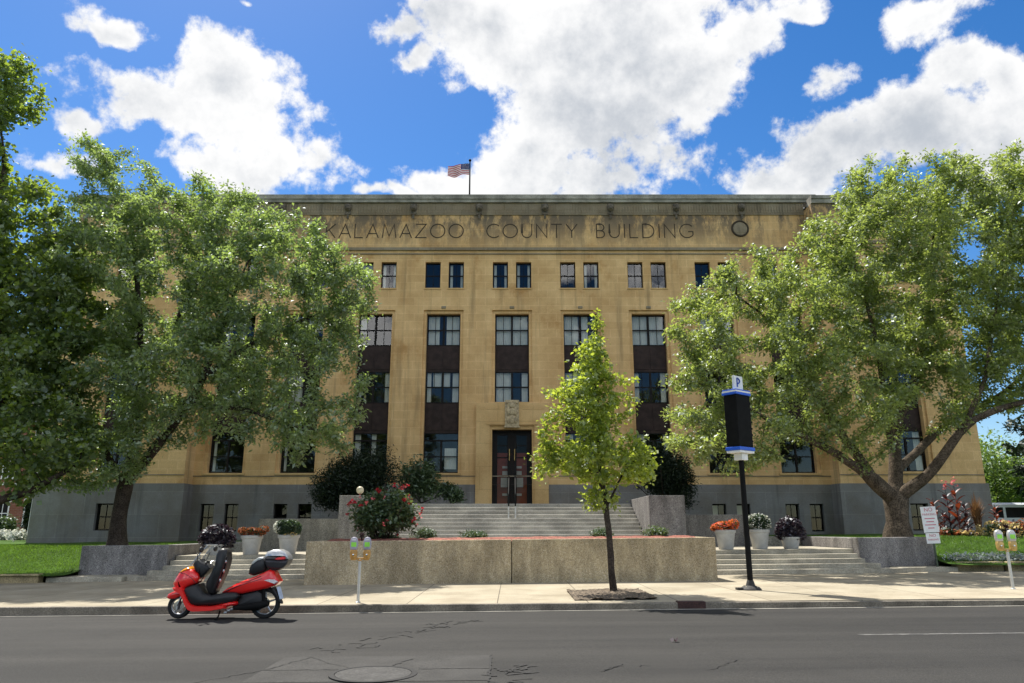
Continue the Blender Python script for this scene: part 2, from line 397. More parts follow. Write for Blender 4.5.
# foliage
M['leaf_ash'] = leafmat('ash_leaf', (.155, .205, .058), (.41, .51, .09), .14, .5, .5)
M['leaf_left'] = leafmat('locust_leaf', (.13, .19, .065), (.36, .49, .10), .18, .5, .5)
M['leaf_maple'] = leafmat('maple_leaf', (.085, .135, .035), (.34, .46, .045), .12, .45, .5)
M['leaf_street'] = leafmat('young_tree_leaf', (.17, .225, .035), (.52, .62, .06), .10, .35, .5)
M['leaf_dark'] = leafmat('yew_needle', (.024, .040, .018), (.02, .04, .012), .05, .4, .15)
M['leaf_rhodo'] = leafmat('rhododendron_leaf', (.085, .135, .055), (.10, .16, .03), .10, .35, .2)
M['leaf_rose'] = leafmat('rose_leaf', (.065, .11, .04), (.16, .24, .05), .12, .4, .3)
M['leaf_mum'] = leafmat('chrysanthemum_leaf', (.05, .085, .04), (.07, .12, .03), .08, .35, .25)
M['leaf_purple'] = leafmat('purple_leaf', (.030, .016, .026), (.05, .015, .03), .16, .5, .2)
M['leaf_canna'] = leafmat('canna_red_leaf', (.15, .035, .018), (.26, .045, .015), .10, .4, .35)
M['leaf_canna_dark'] = leafmat('canna_dark_leaf', (.045, .02, .025), (.08, .02, .02), .10, .4, .3)
M['leaf_silver'] = leafmat('dusty_miller_leaf', (.50, .54, .49), (.42, .46, .40), .05, .25, .2)
M['leaf_bright'] = leafmat('bright_shrub_leaf', (.09, .16, .03), (.2, .3, .04), .06, .4, .35)
M['grass_brown'] = leafmat('brown_grass_blade', (.20, .11, .05), (.25, .13, .05), .05, .3, .3)
M['grass'] = leafmat('lawn_blade', (.07, .14, .016), (.17, .31, .03), .05, .55, .4)
M['petal_red'] = leafmat('red_petal', (.42, .018, .03), (.45, .02, .03), .05, .4, .3)
M['petal_orange'] = leafmat('orange_petal', (.75, .17, .03), (.75, .2, .04), .03, .35, .3)
M['petal_rust'] = leafmat('rust_petal', (.30, .085, .03), (.3, .1, .03), .03, .4, .3)
M['petal_white'] = leafmat('white_petal', (.72, .74, .66), (.6, .6, .5), .03, .15, .25)
M['petal_cream'] = leafmat('cream_petal', (.60, .48, .22), (.5, .4, .15), .03, .35, .3)
M['petal_pink'] = leafmat('pink_petal', (.75, .16, .16), (.7, .2, .2), .03, .3, .3)

def ground_mats():
    # asphalt
    m, N, L, b = new_mat('asphalt'); oc = objco(N)
    k = mixc(N, L, rng(N, L, noise(N, L, oc, 55, 3, .7), .3, .7), (.0165, .0162, .016), (.041, .0397, .0375))
    band = rng(N, L, noise(N, L, scaled(N, L, oc, (.05, .9, 1)), 1.0, 5, .6), .3, .7)
    k = mixc(N, L, 1.0, k, mixc(N, L, band, (.72, .72, .72), (1.26, 1.24, 1.2)), 'MULTIPLY')
    sp = rng(N, L, noise(N, L, oc, .8, 6, .7), .45, .75)
    k = mixc(N, L, 1.0, k, mixc(N, L, sp, (1, 1, 1), (.80, .80, .80)), 'MULTIPLY')
    L.new(k, b.inputs['Base Color']); b.inputs['Roughness'].default_value = .85; b.inputs['Specular IOR Level'].default_value = .25
    bump(N, L, b, noise(N, L, oc, 90, 3), .5, .01); M['asphalt'] = m
    M['patch'] = mat('lighter_asphalt_patch', (.045, .0435, .041), .88, .15, 2, .35, 70, spec=.25, bmp=.5, bs=90)
    # concrete pavement slabs
    m, N, L, b = new_mat('concrete_paving'); oc = objco(N)
    br = N.new('ShaderNodeTexBrick'); L.new(scaled(N, L, oc, (1, 1, 1), (.3, .55, 0)), br.inputs['Vector']); br.offset = 0
    br.inputs['Scale'].default_value = 1; br.inputs['Brick Width'].default_value = 1.85; br.inputs['Row Height'].default_value = 2.0
    br.inputs['Mortar Size'].default_value = .012; br.inputs['Mortar Smooth'].default_value = .2
    br.inputs['Color1'].default_value = (.41, .36, .27, 1); br.inputs['Color2'].default_value = (.36, .32, .24, 1); br.inputs['Mortar'].default_value = (.14, .12, .09, 1)
    k = br.outputs['Color']
    st = rng(N, L, noise(N, L, oc, .7, 8, .68), .3, .72)
    k = mixc(N, L, 1.0, k, mixc(N, L, st, (.74, .72, .69), (1.08,) * 3), 'MULTIPLY')
    fn = rng(N, L, noise(N, L, oc, 40, 4, .7), .3, .7)
    k = mixc(N, L, 1.0, k, mixc(N, L, fn, (.88,) * 3, (1.08,) * 3), 'MULTIPLY')
    L.new(k, b.inputs['Base Color']); b.inputs['Roughness'].default_value = .88; b.inputs['Specular IOR Level'].default_value = .2
    bump(N, L, b, fn, .2); M['paving'] = m
    M['kerb'] = mat('grey_kerb_concrete', (.155, .135, .105), .88, .35, 2, .25, 35, bmp=.4)
    M['gutter'] = mat('pale_gutter_concrete', (.36, .34, .29), .85, .25, 2, .15, 35, bmp=.2)
    M['lawn_soil'] = mat('lawn', (.05, .10, .016), .95, .35, 1.6, .35, 30, spec=.1, bmp=.6, bs=40)
    M['kerbstone'] = mat('buff_kerbstone', (.34, .27, .15), .88, .35, 2, .25, 25, bmp=.5)
ground_mats()

# ------------------------------------------------------------------ leaves, grass, trees
def leaf_mesh(name, P, mats, size, aspect=.5, up=.7, rs=None, parent=None, droop=.0, dirs=None, sv=.5, mi=None, flat=True):
    n = len(P); rs = rs or np.random.RandomState(1)
    nr = rs.normal(size=(n, 3)); nr[:, 2] = np.abs(nr[:, 2]) + up; nr /= np.linalg.norm(nr, axis=1)[:, None]
    ax = rs.normal(size=(n, 3))
    if dirs is not None: ax = ax * .6 + dirs * 1.2
    ax[:, 2] -= droop
    ax -= nr * (ax * nr).sum(1)[:, None]; ax /= (np.linalg.norm(ax, axis=1)[:, None] + 1e-9)
    sd_ = np.cross(nr, ax)
    s = size * (1 + sv * rs.uniform(-1, 1, n))[:, None]
    a = P - ax * s * .5; t = P + ax * s * .5 - nr * s * .10
    mid = P + ax * s * .02 + nr * s * .04
    b = mid + sd_ * s * aspect * .5; c = mid - sd_ * s * aspect * .5
    V = np.stack([a, b, t, c], 1).reshape(-1, 3).astype(np.float32)
    me = bpy.data.meshes.new(name)
    me.vertices.add(4 * n); me.vertices.foreach_set('co', V.ravel())
    me.loops.add(4 * n); me.loops.foreach_set('vertex_index', np.arange(4 * n, dtype=np.int32))
    me.polygons.add(n); me.polygons.foreach_set('loop_start', np.arange(0, 4 * n, 4, dtype=np.int32))
    for mm in (mats if isinstance(mats, (list, tuple)) else [mats]): me.materials.append(mm)
    if mi is not None: me.polygons.foreach_set('material_index', np.asarray(mi, dtype=np.int32))
    me.update(calc_edges=True); me.validate()
    o = bpy.data.objects.new(name, me); col.objects.link(o)
    if parent: o.parent = parent
    return o

def in_blobs(n, blobs, rs, shell=0.0):
    vol = np.array([b[1][0] * b[1][1] * b[1][2] for b in blobs]) ** .85; vol /= vol.sum()
    k = rs.choice(len(blobs), n, p=vol)
    d = rs.normal(size=(n, 3)); d /= np.linalg.norm(d, axis=1)[:, None]
    r = (shell + (1 - shell) * rs.uniform(0, 1, n)) ** (1 / 2.4)
    C = np.array([tuple(b[0]) for b in blobs]); Rr = np.array([b[1] for b in blobs])
    return C[k] + d * r[:, None] * Rr[k]

def tree(name, label, cat, group, limbs, blobs, n_attr, per, size, leaf, bark, seed, trunk_r, step=.34, aspect=.5, spread=.26, tip=.010, droop=.25, thr=.03, di=2.6, dk=.62, flare=1.5, up=.3, shell=.12):
    rs = np.random.RandomState(seed)
    nodes = []; par = []; minr = []
    for pts, rads in limbs:
        pts = [np.array(tuple(p), float) for p in pts]
        last = -1
        if nodes:
            A = np.array(nodes); last = int(np.argmin(((A - pts[0]) ** 2).sum(1)))
        first = True
        for i in range(len(pts) - 1):
            L_ = np.linalg.norm(pts[i + 1] - pts[i]); k = max(1, int(round(L_ / step)))
            for j in range(k + (1 if i == len(pts) - 2 else 0)):
                t = j / k; p = pts[i] * (1 - t) + pts[i + 1] * t
                if not (first): p = p + rs.normal(size=3) * .025
                if first and last >= 0: first = False; continue
                nodes.append(p); par.append(last); minr.append(rads[i] * (1 - t) + rads[i + 1] * t); last = len(nodes) - 1; first = False
    A = in_blobs(n_attr, blobs, rs, shell)
    nd = np.full(len(A), 1e9); ni = np.zeros(len(A), int); alive = np.ones(len(A), bool)
    def upd(start):
        Q = np.array(nodes[start:])
        if not len(Q): return
        D = np.sqrt(((A[:, None, :] - Q[None]) ** 2).sum(2)); j = D.argmin(1); dm = D[np.arange(len(A)), j]
        better = dm < nd; nd[better] = dm[better]; ni[better] = j[better] + start
    upd(0)
    for it in range(160):
        alive &= nd > dk
        act = alive & (nd < (di if it > 12 else di * 2.5))
        if not act.any():
            act = alive
            if not act.any(): break
        vec = A[act] - np.array(nodes)[ni[act]]; vec /= np.linalg.norm(vec, axis=1)[:, None]
        acc = {}
        for q, v in zip(ni[act], vec): acc[q] = acc.get(q, 0) + v
        st = len(nodes)
        for q, v in acc.items():
            v = v / (np.linalg.norm(v) + 1e-6) + rs.normal(size=3) * .22; v[2] += .04; v /= np.linalg.norm(v)
            nodes.append(nodes[q] + v * step); par.append(q); minr.append(0)
        upd(st)
        if len(nodes) > 14000: break
    n = len(nodes); X = np.array(nodes); e = 2.35
    kids = [[] for _ in range(n)]
    for i in range(n):
        if par[i] >= 0: kids[par[i]].append(i)
    acc = np.zeros(n); rad = np.zeros(n)
    for i in range(n - 1, -1, -1): pass
    order = []; stack = [i for i in range(n) if par[i] < 0]
    while stack:
        i = stack.pop(); order.append(i); stack += kids[i]
    for i in reversed(order):
        pr = (sum(rad[c] ** e for c in kids[i])) ** (1 / e) if kids[i] else tip
        rad[i] = max(pr if minr[i] == 0 else min(pr, minr[i] * 1.25), minr[i], tip)
    for i in order:
        if par[i] >= 0: rad[i] = min(rad[i], rad[par[i]] * 1.02)
    # smooth the skeleton a little
    Xs = X.copy()
    for _ in range(2):
        Y = Xs.copy()
        for i in range(n):
            if par[i] >= 0 and kids[i]:
                c = max(kids[i], key=lambda q: rad[q]); Y[i] = .5 * Xs[i] + .25 * Xs[par[i]] + .25 * Xs[c]
        Xs = Y
    root = empty(name, tuple(Xs[0]), label, cat, group); off = Xs[0].copy()
    mb = MB()
    for i in order:
        main = par[i] >= 0 and max(kids[par[i]], key=lambda q: rad[q]) == i
        if main: continue
        ch = [i]
        while kids[ch[-1]]: ch.append(max(kids[ch[-1]], key=lambda q: rad[q]))
        pts = [Xs[q] - off for q in ch]; rr = [rad[q] for q in ch]
        if par[i] >= 0: pts = [Xs[par[i]] - off] + pts; rr = [min(rad[i] * 1.15, rad[par[i]])] + rr
        else:
            pts[0] = pts[0] - np.array([0, 0, .15]); rr = [r * (1 + (flare - 1) * max(0, 1 - k * .34 / .6)) for k, r in enumerate(rr)]
        if len(pts) < 2: continue
        mx_ = max(rr); rr = [r * rs.uniform(.93, 1.08) for r in rr]; mb.tube([Vector(p) for p in pts], rr, 14 if mx_ > .15 else (7 if mx_ > .05 else 4), caps=False)
    mb.build('trunk', bark, root, smooth=180, recalc=False)
    tw = np.array([i for i in range(n) if rad[i] < thr])
    cnt = rs.poisson(per, len(tw)); idx = np.repeat(tw, cnt)
    Pp = np.array([par[i] if par[i] >= 0 else i for i in range(n)])
    t = rs.uniform(0, 1, len(idx))[:, None]
    base = Xs[idx] * t + Xs[Pp[idx]] * (1 - t)
    d = rs.normal(size=(len(idx), 3)) * np.array([1, 1, .8]); P = base + d * spread * .6 - off
    P[:, 2] -= np.abs(rs.normal(size=len(idx))) * spread * .25
    leaf_mesh('crown', P, leaf, size, aspect, up, rs, root, droop, d / (np.linalg.norm(d, axis=1)[:, None] + 1e-6))
    return root

def shrub(name, label, cat, group, base, blobs, n, size, leaf, aspect=.5, seed=1, stems=5, up=.5, bark='bark_dark', flowers=None, shell=.35, part='foliage', dirs=False):
    """blobs are (centre, radii) in world space"""
    rs = np.random.RandomState(seed); root = empty(name, base, label, cat, group); off = np.array(tuple(base))
    P = in_blobs(n, blobs, rs, shell) - off
    # break the outline: pull leaves towards random twig ends
    T = in_blobs(max(12, n // 40), blobs, rs, shell + .2) - off
    T = off * 0 + T * (1 + rs.uniform(-.08, .14, (len(T), 1)))
    k = rs.randint(0, len(T), n); P = P * .45 + T[k] * .55 + (P - P) if n > 200 else P
    P = P + rs.normal(size=P.shape) * size * .5
    P[:, 2] = np.maximum(P[:, 2], .02)
    leaf_mesh(part, P, leaf, size, aspect, up, rs, root, .1, (P - P.mean(0)) if dirs else None)
    if stems:
        mb = MB()
        for i in range(stems):
            q = T[rs.randint(len(T))]; mb.tube([(rs.normal() * .05, rs.normal() * .05, -.05), tuple(q * .5 + rs.normal(size=3) * .04), tuple(q)], [.03, .02, .008], 5)
        mb.build('stem', M[bark], root, smooth=180)
    if flowers:
        for fm, nf, fs_, cl, pname in flowers:
            C = in_blobs(nf, blobs, rs, .9) - off; C *= 1.05
            C = C[C[:, 2] > .05 * abs(C[:, 2].max())]
            for q in C[:70]: leaf_mesh(pname, q + rs.normal(size=(cl, 3)) * fs_ * .42, M[fm], fs_, .8, .4, rs, root)
    return root

def grass(name, label, corners_fn, n, seed, h=.055):
    rs = np.random.RandomState(seed); P = corners_fn(rs, n)
    n = len(P); a = rs.uniform(0, 2 * math.pi, n); w = .006 + .008 * rs.uniform(size=n); hh = h * (.5 + rs.uniform(size=n))
    dx = np.stack([np.cos(a) * w, np.sin(a) * w, 0 * a], 1); ln = rs.normal(size=(n, 3)) * .45 * hh[:, None]; ln[:, 2] = hh
    V = np.stack([P - dx, P + dx, P + ln], 1).reshape(-1, 3).astype(np.float32)
    me = bpy.data.meshes.new(name); me.vertices.add(3 * n); me.vertices.foreach_set('co', V.ravel())
    me.loops.add(3 * n); me.loops.foreach_set('vertex_index', np.arange(3 * n, dtype=np.int32))
    me.polygons.add(n); me.polygons.foreach_set('loop_start', np.arange(0, 3 * n, 3, dtype=np.int32))
    me.materials.append(M['grass']); me.update(calc_edges=True); me.validate()
    o = bpy.data.objects.new(name, me); col.objects.link(o)
    return tag(o, label, 'grass', None, 'stuff')

# ------------------------------------------------------------------ ground
def sheet(name, x0, x1, y0, y1, z, m, nx=1, ny=1, zf=None):
    mb = MB(); xs = [x0 + (x1 - x0) * i / nx for i in range(nx + 1)]; ys = [y0 + (y1 - y0) * j / ny for j in range(ny + 1)]
    vs = [(x, y, z if zf is None else zf(x, y)) for y in ys for x in xs]
    fs = [(j * (nx + 1) + i, j * (nx + 1) + i + 1, (j + 1) * (nx + 1) + i + 1, (j + 1) * (nx + 1) + i) for j in range(ny) for i in range(nx)]
    mb.add(vs, fs); return tag(mb.build(name, m, slope=True, recalc=False), kind='structure')
KY = 15.66                                   # kerb line
SWZ = .13                                    # pavement height
sheet('ground', -900, 900, -700, 1600, -.6, M['lawn_soil'], 120, 2)
sheet('road', -90, 90, -9, KY, 0, M['asphalt'], 12, 1)
mb = MB(); mb.box(-90, 90, KY, KY + .17, -.3, SWZ + .006); tag(mb.build('kerb', M['kerb'], slope=True, bevel=.02), kind='structure')
sheet('gutter', -90, 90, KY - .11, KY - .002, .006, M['gutter'], 12, 1)
mb = MB()
for i in range(-9, 10):
    xa, xb = i * 10 - 5, i * 10 + 5
    mb.box(xa, xb, KY + .172, 27.2, -.4, SWZ)
tag(mb.build('sidewalk', M['paving'], slope=True), kind='structure')
mb = MB(); mb.box(-90, 90, -14, -9, -.3, SWZ); tag(mb.build('far_sidewalk', M['paving'], slope=True), kind='structure')
# asphalt repair patch, seams and cracks
sheet('road_patch', -2.95, -.25, 8.7, 10.35, .004, M['patch'])
rnd = random.Random(5)
def crack(pts, w, jit, mb, seed):
    r = random.Random(seed); P = []
    for i in range(len(pts) - 1):
        a, b = pts[i], pts[i + 1]; n = max(2, int(math.hypot(b[0] - a[0], b[1] - a[1]) / .07))
        for j in range(n + (i == len(pts) - 2)):
            t = j / n; P.append((a[0] + (b[0] - a[0]) * t + r.gauss(0, jit), a[1] + (b[1] - a[1]) * t + r.gauss(0, jit)))
    vs = []; fs = []
    for i, p in enumerate(P):
        q = P[min(i + 1, len(P) - 1)]; o = P[max(i - 1, 0)]; dx, dy = q[0] - o[0], q[1] - o[1]; l = math.hypot(dx, dy) + 1e-6
        ww = w * r.uniform(.4, 1.2); vs += [(p[0] - dy / l * ww, p[1] + dx / l * ww, .009), (p[0] + dy / l * ww, p[1] - dx / l * ww, .009)]
    for i in range(len(P) - 1): fs.append((2 * i, 2 * i + 1, 2 * i + 3, 2 * i + 2))
    mb.add(vs, fs)
mb = MB()
k = 0
for i in range(34):
    t = rnd.random(); x = -2.5 + 1.5 * t + rnd.gauss(0, .16); y = 10.9 + 3.2 * t + rnd.gauss(0, .18)
    l = rnd.uniform(.12, .5); crack([(x, y), (x + l * .6, y + l * rnd.uniform(-.6, 1.2))], .021, .04, mb, 100 + i)
crack([(-2.62, 10.35), (-2.3, 9.9), (-1.9, 9.5)], .006, .01, mb, 3)
crack([(-2.95, 9.42), (-2.05, 9.42)], .012, .008, mb, 4); crack([(-1.1, 9.42), (-.25, 9.40)], .012, .008, mb, 5)
crack([(-1.45, 9.66), (-1.25, 10.15)], .018, .012, mb, 6)
crack([(-.25, 8.6), (-.27, 10.4)], .014, .01, mb, 7); crack([(-3.6, 8.6), (-2.95, 9.4), (-2.6, 10.35)], .012, .02, mb, 8)
for i in range(16): x = rnd.uniform(-.28, .12); y = rnd.uniform(8.5, 9.6); crack([(x, y), (x + rnd.uniform(.08, .25), y + rnd.uniform(-.2, .3))], .022, .03, mb, 200 + i)
for i in range(6): x = rnd.uniform(.8, 2.6); y = rnd.uniform(8.6, 9.5); crack([(x, y), (x + .25, y + rnd.uniform(.1, .5))], .008, .03, mb, 300 + i)
tag(mb.build('road_crack', M['crack'], slope=True, recalc=False), kind='structure')
# worn pale lane line at the right
m_, N_, L_, b_ = new_mat('worn_lane_paint'); kk = mixc(N_, L_, rng(N_, L_, noise(N_, L_, objco(N_), 9, 6, .7), .42, .6), (.05, .049, .047), (.12, .117, .11))
L_.new(kk, b_.inputs['Base Color']); b_.inputs['Roughness'].default_value = .85
sheet('lane_line', 5.2, 26, 11.78, 11.90, .004, m_, 4, 1)

# lawns, left and right, rising from the pavement to the foot of the building
def lawn_z(x, y):
    t = max(0, min(1, (y - 24.2) / 4.2)); t = t * t * (3 - 2 * t)
    return .34 + .80 * t + .02 * math.sin(x * 1.3) * math.cos(y * .9)
sheet('lawn', -60, -14.0, 23.6, 39.2, 0, M['lawn_soil'], 60, 24, lawn_z)
sheet('lawn', -14.0, -11.25, 25.5, 39.2, 0, M['lawn_soil'], 8, 20, lawn_z)
sheet('lawn', 13.9, 60, 24.3, 39.2, 0, M['lawn_soil'], 60, 24, lawn_z)
sheet('lawn', 11.45, 13.9, 25.7, 39.2, 0, M['lawn_soil'], 8, 20, lawn_z)
mb = MB(); mb.box(-14.4, -12.06, 23.95, 25.16, -.2, .272); mb.box(12.41, 14.2, 24.6, 25.36, -.2, .272); tag(mb.build('step_apron', None or M['step'], slope=True, bevel=.02), kind='structure')
sheet('back_lawn', -60, 60, 39.2, 70, 1.14, M['lawn_soil'], 12, 2)
sheet('forecourt_lawn', -11.3, -9.7, 30.45, 39.2, 1.14, M['lawn_soil'])
sheet('forecourt_lawn', 9.7, 11.5, 30.45, 39.2, 1.14, M['lawn_soil'])
def lawn_pts(x0, x1, y0, y1):
    def f(rs, n):
        x = rs.uniform(x0, x1, n); y = y0 + (y1 - y0) * rs.uniform(0, 1, n) ** 1.25
        z = np.array([lawn_z(a, b) + gz(a) for a, b in zip(x, y)]); return np.stack([x, y, z - .01], 1)
    return f
def both(a, b):
    return lambda rs, n: np.concatenate([a(rs, n // 2), b(rs, n // 2)])
grass('grass', 'short green grass of the lawn left of the stone steps', lawn_pts(-21, -14.15, 23.75, 31), 60000, 3)
grass('grass', 'short green grass of the lawn right of the granite wall', lawn_pts(14.05, 23, 24.6, 31), 60000, 4)
grass('grass', 'strip of short grass on top behind the granite walls', both(lawn_pts(-13.1, -11.3, 25.4, 32), lawn_pts(11.6, 14.3, 25.6, 34)), 22000, 5)

# platform, lower steps, terrace
PZ = .83
mb = MB(); mb.box(-11.2, 11.4, 25.66, 30.3, -.3, PZ); tag(mb.build('forecourt_paving', M['step'], slope=True, bevel=.015), kind='structure')
LX = [-12.05, -11.6, -11.28, -11.22]
def lower_steps(sign, label):
    root = empty('stone_steps', (sign * 8.5, 24.2, SWZ + gz(sign * 8.5)), label, 'steps', 'stone steps up to the forecourt')
    for k in range(4):
        y0 = 24.22 + .36 * k; xo = abs(LX[k]) + (.35 if sign > 0 and k == 0 else .15 if sign > 0 else 0)
        mb = MB(); xa, xb = (5.9, xo) if sign > 0 else (-xo, -5.9)
        mb.box(xa, xb, y0, y0 + .42 if k < 3 else 25.657, -.2, SWZ + .14 * (k + 1))
        o = mb.build('step', M['step'], None, slope=True, bevel=.018); o.parent = root; o.location = -root.location
lower_steps(-1, 'low stone steps behind the red scooter left of the planter')
lower_steps(1, 'low stone steps beside the black pole right of the planter')
# upper stair between the cheek walls (level)
root = empty('entrance_stairs', (0, 26, .83), 'broad grey stone stair climbing to the entrance doors', 'stairs')
NS = 12
for k in range(NS):
    y0 = 26.2 + k * .36; z1 = .83 + (k + 1) * (2.56 - .83) / NS
    mb = MB(); mb.box(-4.76, 4.76, y0, y0 + .40 if k < NS - 1 else 30.7, .7, z1)
    o = mb.build('step', M['step_up'], root, bevel=.035); o.location = -root.location
mb = MB(); mb.box(-6.0, 6.0, 30.703, 39.8, .6, 2.55); tag(mb.build('entrance_terrace', M['step_up'], bevel=.01), kind='structure')
def cheek(s, label):
    mb = MB(); x0, x1 = sorted((s * 4.77, s * 6.02)); mb.box(x0, x1, 26.35, 30.68, .7, 2.72)
    mb.box(x0 + .003, x1 - .003, 30.682, 39.7, .7, 2.35)
    tag(mb.build('cheek_wall', M['agg_grey'] if s < 0 else M['granwall'], bevel=.02), label, 'wall', 'block walls flanking the entrance stair')
cheek(-1, 'pale speckled block wall left of the entrance stair behind the red rose bush')
cheek(1, 'grey speckled block wall right of the entrance stair')
def bedwall(s, label):
    mb = MB(); x0, x1 = sorted((s * 6.03, s * 10.1)); mb.box(x0, x1, 30.35, 30.75, .6, 2.06 + gz(s * 8))
    tag(mb.build('bed_wall', M['agg_grey'] if s < 0 else M['granwall'], bevel=.02), label, 'wall', 'low walls in front of the evergreen beds')
    mb = MB(); mb.box(x0 + .01, x1 - .2, 30.76, 39.8, .6, 1.95); tag(mb.build('bed_soil', M['soil']), kind='structure')
bedwall(-1, 'low pale wall behind the flower pots on the left')
bedwall(1, 'low dark wall behind the orange flower pot')
def flank(s):
    xs = s * (11.25 if s < 0 else 11.45); front = 25.15 if s < 0 else 25.35
    mb = MB(); outer = s * 14.1 if s < 0 else 14.0
    x0, x1 = sorted((xs, outer))
    top = 1.19
    mb.box(x0, x1, front, front + .45, -.1, top)                     # face wall
    a0, a1 = sorted((xs, xs + s * .42)); mb.box(a0, a1, front + .453, 30.3, .3, top - .004)   # return along the steps
    b0, b1 = sorted((outer, outer - s * .42)); mb.box(b0, b1, front + .453, front + 2.2, .0, top - .006)
    tag(mb.build('granite_wall', M['granwall'], slope=True, bevel=.025), 'low speckled granite wall below the left big tree, beside the steps' if s < 0 else 'low speckled granite wall below the right big tree, beside the steps', 'wall', 'granite walls at the outer ends of the steps')
    mb = MB(); c0, c1 = sorted((s * 9.9, xs - s * .003)); mb.box(c0, c1, 30.303, 30.6, .6, 1.2)
    tag(mb.build('low_wall', M['agg_grey'], slope=True, bevel=.02), 'short low wall at the back of the forecourt, left side' if s < 0 else 'short low wall at the back of the forecourt, right side', 'wall', 'short walls at the back of the forecourt')
flank(-1); flank(1)
# kerbstones along the lawn edge
def kerbrow(xa, xb, ya, yb, z, label, n):
    r = random.Random(n); root = empty('kerb_stones', ((xa + xb) / 2, (ya + yb) / 2, SWZ), label, 'kerb', 'stone edging of the lawns')
    for i in range(n):
        t0, t1 = i / n, (i + 1) / n - .004; mb = MB()
        x0, x1 = xa + (xb - xa) * t0, xa + (xb - xa) * t1; y0 = ya + (yb - ya) * (t0 + t1) / 2
        mb.box(x0, x1, y0, y0 + .3, -.1, z + r.uniform(-.015, .015))
        o = mb.build('kerb_stone', M['kerbstone'], root, slope=True, bevel=.03); o.location = -root.location
kerbrow(-26, -14.45, 23.25, 23.75, .40, 'buff stone edging along the front of the left lawn', 8)
kerbrow(14.22, 30, 24.75, 23.9, .42, 'buff stone edging along the front of the right lawn', 10)

# ------------------------------------------------------------------ planter
root = empty('planter', (0, 21.62, SWZ), 'long brown aggregate planter wall along the pavement', 'planter')
mb = MB()
PT = SWZ + 1.17; py0, py1 = 21.62, 25.3
mb.box(-5.8, -.02, py0, py0 + .3, 0, PT); mb.box(.0, 5.74, py0, py0 + .3, 0, PT)
mb.box(-5.8, -5.5, py0 + .303, py1, 0, PT - .002); mb.box(5.44, 5.74, py0 + .303, py1, 0, PT - .002); mb.box(-5.497, 5.437, py1 - .3, py1, 0, PT - .004)
o = mb.build('wall', M['agg'], root, slope=True, bevel=.02); o.location = -root.location
mb = MB(); nx, ny = 60, 14; r_ = random.Random(3)
vs = [(-5.49 + 10.92 * i / nx, py0 + .305 + (py1 - py0 - .62) * j / ny, PT - .06 + .10 * math.sin(math.pi * j / ny) + r_.uniform(-.02, .02)) for j in range(ny + 1) for i in range(nx + 1)]
mb.add(vs, [(j * (nx + 1) + i, j * (nx + 1) + i + 1, (j + 1) * (nx + 1) + i + 1, (j + 1) * (nx + 1) + i) for j in range(ny) for i in range(nx)])
o = mb.build('mulch', M['mulch'], root, slope=True, recalc=False); o.location = -root.location

# ------------------------------------------------------------------ county building
ZF = 40.0; B = 3.85; ZP = 38.9; XI, XO = 17.0, 24.5; TOP = 20.5
bld = empty('county_building', (0, ZF, 1.0), 'tan stone county building with dark window bays, grey granite base and carved inscription', 'building')
def bp(mbx, name, m, parent=None, **k):
    o = mbx.build(name, m, None, **k); o.parent = parent or bld
    off = Vector(bld.location) if parent is None else Vector(bld.location) * 0
    if parent is None: o.location = -Vector(bld.location)
    return o
def wall_sheet(mb, x0, x1, z0, z1, y, holes, depth):
    """a wall face with real openings and the reveals of each"""
    xs = sorted({x0, x1} | {h[i] for h in holes for i in (0, 1) if x0 < h[i] < x1})
    zs = sorted({z0, z1} | {h[i] for h in holes for i in (2, 3) if z0 < h[i] < z1})
    for i in range(len(xs) - 1):
        for j in range(len(zs) - 1):
            cx, cz = (xs[i] + xs[i + 1]) / 2, (zs[j] + zs[j + 1]) / 2
            if any(h[0] < cx < h[1] and h[2] < cz < h[3] for h in holes): continue
            mb.quad((xs[i], y, zs[j]), (xs[i + 1], y, zs[j]), (xs[i + 1], y, zs[j + 1]), (xs[i], y, zs[j + 1]))
    for h in holes:
        a, b, c, d = h[:4]; e = h[4] if len(h) > 4 else depth
        mb.quad((a, y, c), (a, y + e, c), (a, y + e, d), (a, y, d)); mb.quad((b, y, d), (b, y + e, d), (b, y + e, c), (b, y, c))
        mb.quad((a, y, d), (a, y + e, d), (b, y + e, d), (b, y, d)); mb.quad((a, y, c), (b, y, c), (b, y + e, c), (a, y + e, c))
    return mb
bays = [(b * B, ZF, b) for b in range(-4, 5)] + [(-20.85, ZP, -6), (20.85, ZP, 6)]
BASE = 3.86
WT = 19.98
